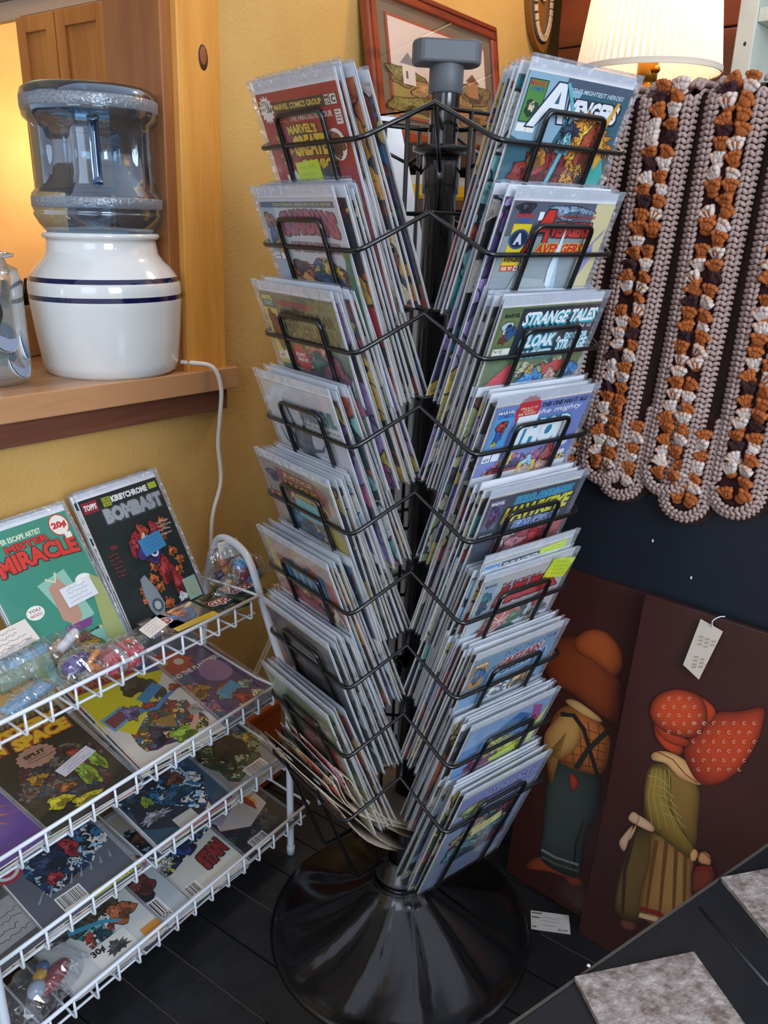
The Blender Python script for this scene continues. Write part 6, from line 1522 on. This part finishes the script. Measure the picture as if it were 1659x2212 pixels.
S = shelf_mtx
put(S(1, .925, .013, 0, .0), 'blue and purple comic with starburst under the top wire shelf at right', c_B1, (.60, .22, .05, .025, '#3f8fb4', .2), art=('purple', 70, (0.1, 0.05, 0.95, 0.5)), grp='blue and purple comic on the second shelf')
put(S(1, .772, .021, -.10, .0), 'yellow comic with red title and blue note on the second wire shelf', c_B2, (.70, .56, .055, .022, BN, .45), art=('multi', 70, (0.15, 0.05, 0.95, 0.62)), grp='yellow comic on the second shelf', under=4)
put(S(1, .590, .014, -.04, .0), 'dark comic with yellow slanted title and white tag on the second wire shelf', c_B3, (.70, .36, .07, .022, WN_, .25), art=('dark', 70, (0.1, 0.05, 0.95, 0.6)), grp='dark yellow-titled comic on the second shelf')
put(S(1, .425, .018, .03, .0), 'purple comic with orange explosion at the left of the second wire shelf', c_B4, (.45, .62, .08, .022, '#d9dadb', .25), art=('purple', 70, (0.05, 0.1, 0.6, 0.6)), grp='purple comic on the second shelf')
put(S(2, .935, .013, -.02), 'grey and black comic with pale tag at the right of the third wire shelf', c_C1, (.42, .62, .055, .022, '#9c9499', .45), art=('green', 70, (0.1, 0.1, 0.98, 0.8)), grp='grey and black comic on the third shelf')
put(S(2, .775, .019, -.05), 'dark blue comic with blue note and pink edge on the third wire shelf', c_C2, (.30, .80, .06, .022, BN, .5), art=('blue', 70, (0.08, 0.1, 0.98, 0.85)), grp='dark blue comic on the third shelf')
put(S(2, .560, .018, -.03), 'dark grey comic with ringed round emblem and yellow caption strip', c_C3, (.42, .60, .065, .02, BN, .45), art=('blue', 70, (0.15, 0.2, 0.98, 0.75)), grp='comic with the ringed round emblem', under=4)
put(S(2, .405, .012, .04), 'grey comic at the left end of the third wire shelf', c_C4, None, art=('grey', 70, (0.1, 0.3, 0.9, 0.9)), grp='grey comic on the third shelf', under=2)
put(S(3, .925, .010, .0), 'black comic with white panel at the right end of the bottom wire shelf', c_D1, (.42, .42, .06, .022, '#a79fb0', .4), art=('dark', 70, (0.1, 0.05, 0.98, 0.8)), grp='black comic on the bottom shelf', under=2)
put(S(3, .775, .014, -.04), 'pale comic with red word above a barcode on the bottom wire shelf', c_D2, None, art=('blue', 70, (0.1, 0.3, 0.95, 0.85)), grp='pale barcode comic on the bottom shelf', under=3)
put(S(3, .700, .008, .03, -.003), 'brown and blue comic half covered on the bottom wire shelf', c_D3, None, art=('orange', 70, (0.05, 0.1, 0.98, 0.85)), grp='brown and blue comic on the bottom shelf', under=1)
put(S(3, .640, .017, -.03), 'pale comic with a big barcode box on the bottom wire shelf', c_D5, None, art=('pink', 70, (0.1, 0.3, 0.95, 0.9)), grp='big barcode comic on the bottom shelf', under=2)
put(S(3, .575, .024, -.02), 'white comic with 30 cent box and teal ribbons on the bottom wire shelf', c_D4, None, art=('teal', 70, (0.2, 0.2, 0.98, 0.85)), grp='white 30 cent comic on the bottom shelf', under=2)

# trading card packs on the top shelf
M_PACK = {}
def pack(px, py, col, label, txt, tcol, art, w_=.065, h_=.09, rot=0, z=.566, n=3, grp=None):
    p = on_plane(px, py, (0, 0, z), (0, 0, 1))
    mt = Matrix.Translation(p) @ Matrix.Rotation(TH_L+rot, 4, 'Z')
    r = thing('card_pack', label, 'card pack', mtx=mt, group=grp)
    b = MB().box(-w_/2, -h_/2, 0, w_/2, h_/2, .006).build('wrapper', mat('pack_'+col.strip('#'), col, .25, coat=.5), r, bevel=.001)
    a = Art(w_, h_, .0063)
    art(a)
    if txt: a.text(txt, .08, .34, .92, .58, tcol, .06, .2, out='#e8e8e2', ow=.02)
    a.mb.xf(lambda q: V((q.x, q.y-h_/2, q.z))).build('print', PRL, b)
    for s_ in (-1, 1):
        MB().box(-w_/2, s_*h_/2-(.003 if s_ > 0 else .003), .0022, w_/2, s_*h_/2+.004, .0034).build('crimp', mat('foil_edge', '#a8a078', .3, metal=.5), b)
    return r
def camo(a): 
    for i in range(9): a.blob(random.Random(i).uniform(.1, .9), random.Random(i+50).uniform(.1, .9), .16, .08, ['#6f7a34', '#1d2616', '#39461f'][i % 3], i)
    a.burst(.7, .78, .12, '#b9bca0', 5, .45); a.rect(0, .30, 1, .34, '#26386c'); a.rect(0, .60, 1, .63, '#8f2424')
def mada(a):
    a.blob(.5, .5, .3, .22, '#2a6fb0', 2); a.blob(.5, .6, .14, .12, '#c2704a', 3); a.blob(.5, .78, .2, .05, '#b3703c', 4); a.rect(0, 0, 1, .18, '#d8b82c'); a.lines(.05, .02, .95, .16, 3, '#2a2418', seed=8)
pack(520, 1278, '#2c3a1c', 'green camouflage foil card pack nearest the bagged toys on the top shelf', 'G.I.JOE', '#8f2424', camo, rot=-.05, z=.570)
pack(478, 1305, '#2c3a1c', 'second green camouflage card pack, lower and left of the first', 'G.I.JOE', '#8f2424', camo, rot=-.10, z=.562)
pack(395, 1335, '#3b3f44', 'blue and yellow humour card pack beside the green camouflage packs', '', '#8f2424', mada, w_=.09, rot=-.05, z=.564)
md = pack(345, 1352, '#34343a', 'dark card pack with a maroon word left of the blue and yellow pack', 'MAD', '#8c1f3a', lambda a: a.blob(.5, .5, .3, .2, '#4a4a50', 3), w_=.05, rot=.1, z=.564)

# bagged toys
M_TOYBAG = clear('toy_bag_film', '#f4f6f8', .22, .08, haze=.03, bump=.8, bs=60)
def toy_bag(px, py, z, sx, sy, sz, rz, toys, label, card=None, seed=0, tiltx=0):
    p = on_plane(px, py, (0, 0, z), (0, 0, 1))
    mt = Matrix.Translation(p) @ Matrix.Rotation(TH_L+rz, 4, 'Z') @ Matrix.Rotation(tiltx, 4, 'X')
    r = thing('bagged_toy', label, 'toy', mtx=mt)
    for (nm, shp, col, c, rad) in toys:
        b = MB()
        if shp == 'ball': b.ball(c, *rad, seg=14, rings=9)
        elif shp == 'box': b.box(c[0]-rad[0], c[1]-rad[1], c[2]-rad[2], c[0]+rad[0], c[1]+rad[1], c[2]+rad[2])
        elif shp == 'limb': b.tube(smooth_path(c, 4), rad, 8)
        b.build(nm, mat('toy_'+col.strip('#'), col, .3, coat=.4), r, bevel=.002 if shp == 'box' else 0)
    # crumpled film
    b = MB(); n, m_ = 22, 12; vs = []
    for i in range(n+1):
        for j in range(m_):
            u_ = i/n*2-1; a = 2*pi*j/m_
            rr = sqrt(max(0, 1-abs(u_)**3.2))
            f = 1+.22*noise.noise(V((u_*4+seed, cos(a)*2.5, sin(a)*2.5)))
            yy = sy*rr*cos(a)*f; zz = sz*(.45+.0*rr)+sz*.62*rr*sin(a)*f
            if abs(u_) > .9: yy = sy*cos(a)*.9; zz = sz*.3+.006*noise.noise(V((u_*8, a*3, seed)))+.002*sin(a)
            vs.append((sx*u_*(1.0 if abs(u_) < .9 else 1.08), yy, max(zz, .0012)))
    b.add(vs, [(i*m_+j, i*m_+(j+1) % m_, (i+1)*m_+(j+1) % m_, (i+1)*m_+j) for i in range(n) for j in range(m_)], smooth=False)
    b.build('clear_bag', M_TOYBAG, r)
    if card:
        cx, cy, cz_, w_, h_, rt = card
        cb = MB().box(-w_/2, -h_/2, 0, w_/2, h_, .0006).build('price_card', mat('card_white', ''), r, loc=(cx, cy, cz_), rot=rt)
        a = Art(w_, h_*1.4, .0009); a.lines(.06, .1, .94, .95, 4, '#3a3a40', seed=seed); a.mb.xf(lambda q: V((q.x, q.y-h_*.45, q.z))).build('handwriting', PR, cb)
    return r
toy_bag(490, 1255, .566, .045, .022, .075, -.3, [('toy_body', 'ball', '#c8702a', (-.006, 0, .045), (.013, .011, .014)), ('toy_head', 'ball', '#7a2a58', (.012, .004, .050), (.010, .010, .010)), ('toy_arm', 'ball', '#4a3a8c', (.018, -.004, .034), (.008, .008, .008)), ('toy_leg', 'ball', '#d08a2c', (.002, -.006, .026), (.014, .011, .010)), ('toy_foot', 'ball', '#3a3260', (-.014, 0, .016), (.012, .012, .010))], 'clear bag with orange and purple toy and wavy white tag by the white frame', (.002, -.012, .066, .044, .022, (1.25, 0, .1)), 3)
toy_bag(533, 1262, .566, .042, .028, .060, .0, [('toy_ball', 'ball', '#7c2430', (0, .002, .030), (.026, .026, .026)), ('ball_patch', 'ball', '#2f8fc8', (.004, -.009, .022), (.021, .020, .017)), ('ball_cap', 'ball', '#2f8fc8', (-.008, .002, .044), (.017, .018, .012))], 'clear bag with blue and maroon ball at the right end of the top shelf', None, 5)
toy_bag(497, 1283, .560, .034, .02, .034, .4, [('toy_body', 'ball', '#d0952c', (0, 0, .016), (.014, .012, .013)), ('toy_arm', 'ball', '#b8642a', (-.016, .004, .012), (.010, .009, .009))], 'small bag with yellow-orange toy in front of the purple toy bag', None, 7)
toy_bag(263, 1440, .562, .042, .034, .045, -.1, [('toy_car', 'box', '#c0283e', (0, 0, .018), (.030, .020, .015)), ('stripe', 'box', '#8f8f94', (-.006, 0, .020), (.006, .0205, .0155)), ('window', 'box', '#4a0f1a', (.016, -.001, .031), (.006, .006, .003))], 'clear bag with a crimson toy box and grey band at the shelf lip', None, 9)
toy_bag(185, 1462, .562, .045, .03, .045, .1, [('toy_cloak', 'ball', '#35267c', (-.004, .01, .022), (.030, .014, .016)), ('toy_ring', 'limb', '#d07c24', [(.0, -.012, .02), (.016, -.016, .012), (.030, -.010, .012), (.034, .002, .022), (.02, .006, .028)], .0075), ('toy_horn', 'limb', '#d8892c', [(-.002, -.01, .022), (.006, -.012, .034), (.018, -.012, .040)], .005)], 'clear bag with purple and orange curled toy at the shelf lip', None, 11)
toy_bag(140, 1415, .566, .048, .03, .045, .2, [('toy_leg', 'limb', '#e2dfe2', [(-.02, -.01, .02), (0, -.012, .03), (.02, -.006, .034)], .009), ('toy_torso', 'ball', '#a8283c', (.006, .006, .022), (.018, .012, .012)), ('toy_arm', 'limb', '#f0eef0', [(.012, 0, .03), (.03, .006, .04)], .008), ('toy_base', 'ball', '#3a2f6a', (-.016, .01, .014), (.012, .01, .01)), ('toy_hair', 'ball', '#8c4a2a', (.0, .014, .034), (.02, .008, .007))], 'clear bag with white and red toy figure before the green comic', None, 13)
toy_bag(310, 1402, .562, .05, .026, .035, .1, [('grey_parts', 'box', '#4a4744', (0, 0, .012), (.03, .014, .008)), ('silver_part', 'box', '#8f9aa8', (.02, -.004, .02), (.012, .01, .006))], 'clear bag of grey parts with small tag below the dark comic', (.014, -.016, .036, .05, .016, (.5, 0, .2)), 15)
toy_bag(45, 1470, .562, .060, .035, .06, .1, [('glass_toy', 'box', '#9aa98f', (0, 0, .020), (.044, .018, .014)), ('glass_top', 'box', '#8fb4cc', (.012, .002, .038), (.034, .014, .007)), ('blue_lid', 'ball', '#3f7f9c', (-.034, .018, .05), (.018, .012, .008))], 'large clear bag with pale toy vehicle and white card at the left edge', (-.006, .0, .066, .085, .026, (.75, 0, .05)), 17)
toy_bag(60, 1520, .560, .052, .020, .022, .25, [('foil_shape', 'box', '#7fb0d8', (0, 0, .010), (.040, .012, .004))], 'small bag with bright blue foil piece at the lip of the top shelf', None, 19)
toy_bag(95, 2150, .088, .075, .045, .05, .3, [('toy_body', 'ball', '#8a3038', (.02, -.005, .018), (.036, .016, .014)), ('toy_head', 'ball', '#a8b4c4', (-.012, 0, .026), (.016, .013, .014)), ('toy_gold', 'ball', '#c99a2c', (.006, .008, .032), (.012, .01, .008)), ('toy_blue', 'ball', '#3a5a8c', (.022, .016, .03), (.01, .01, .008))], 'clear bag with red, grey and gold toy on the bottom wire shelf', None, 23)
# orange-brown box on the floor behind the rack
ob = thing('leather_box', 'rounded orange-brown box on the floor between rack and spinner', 'box', LF(1.10, 1.10, 0), TH_L)
M_OB = mat('orange_leather', '#a04a14', .5, color2='#8a3d10', scale=12)
MB().box(-.075, -.02, .0, .075, .09, .21).build('box_body', M_OB, ob, bevel=.02, seg=4)
MB().box(-.077, -.022, .19, .077, .092, .215).build('lid', M_OB, ob, bevel=.008, seg=3)
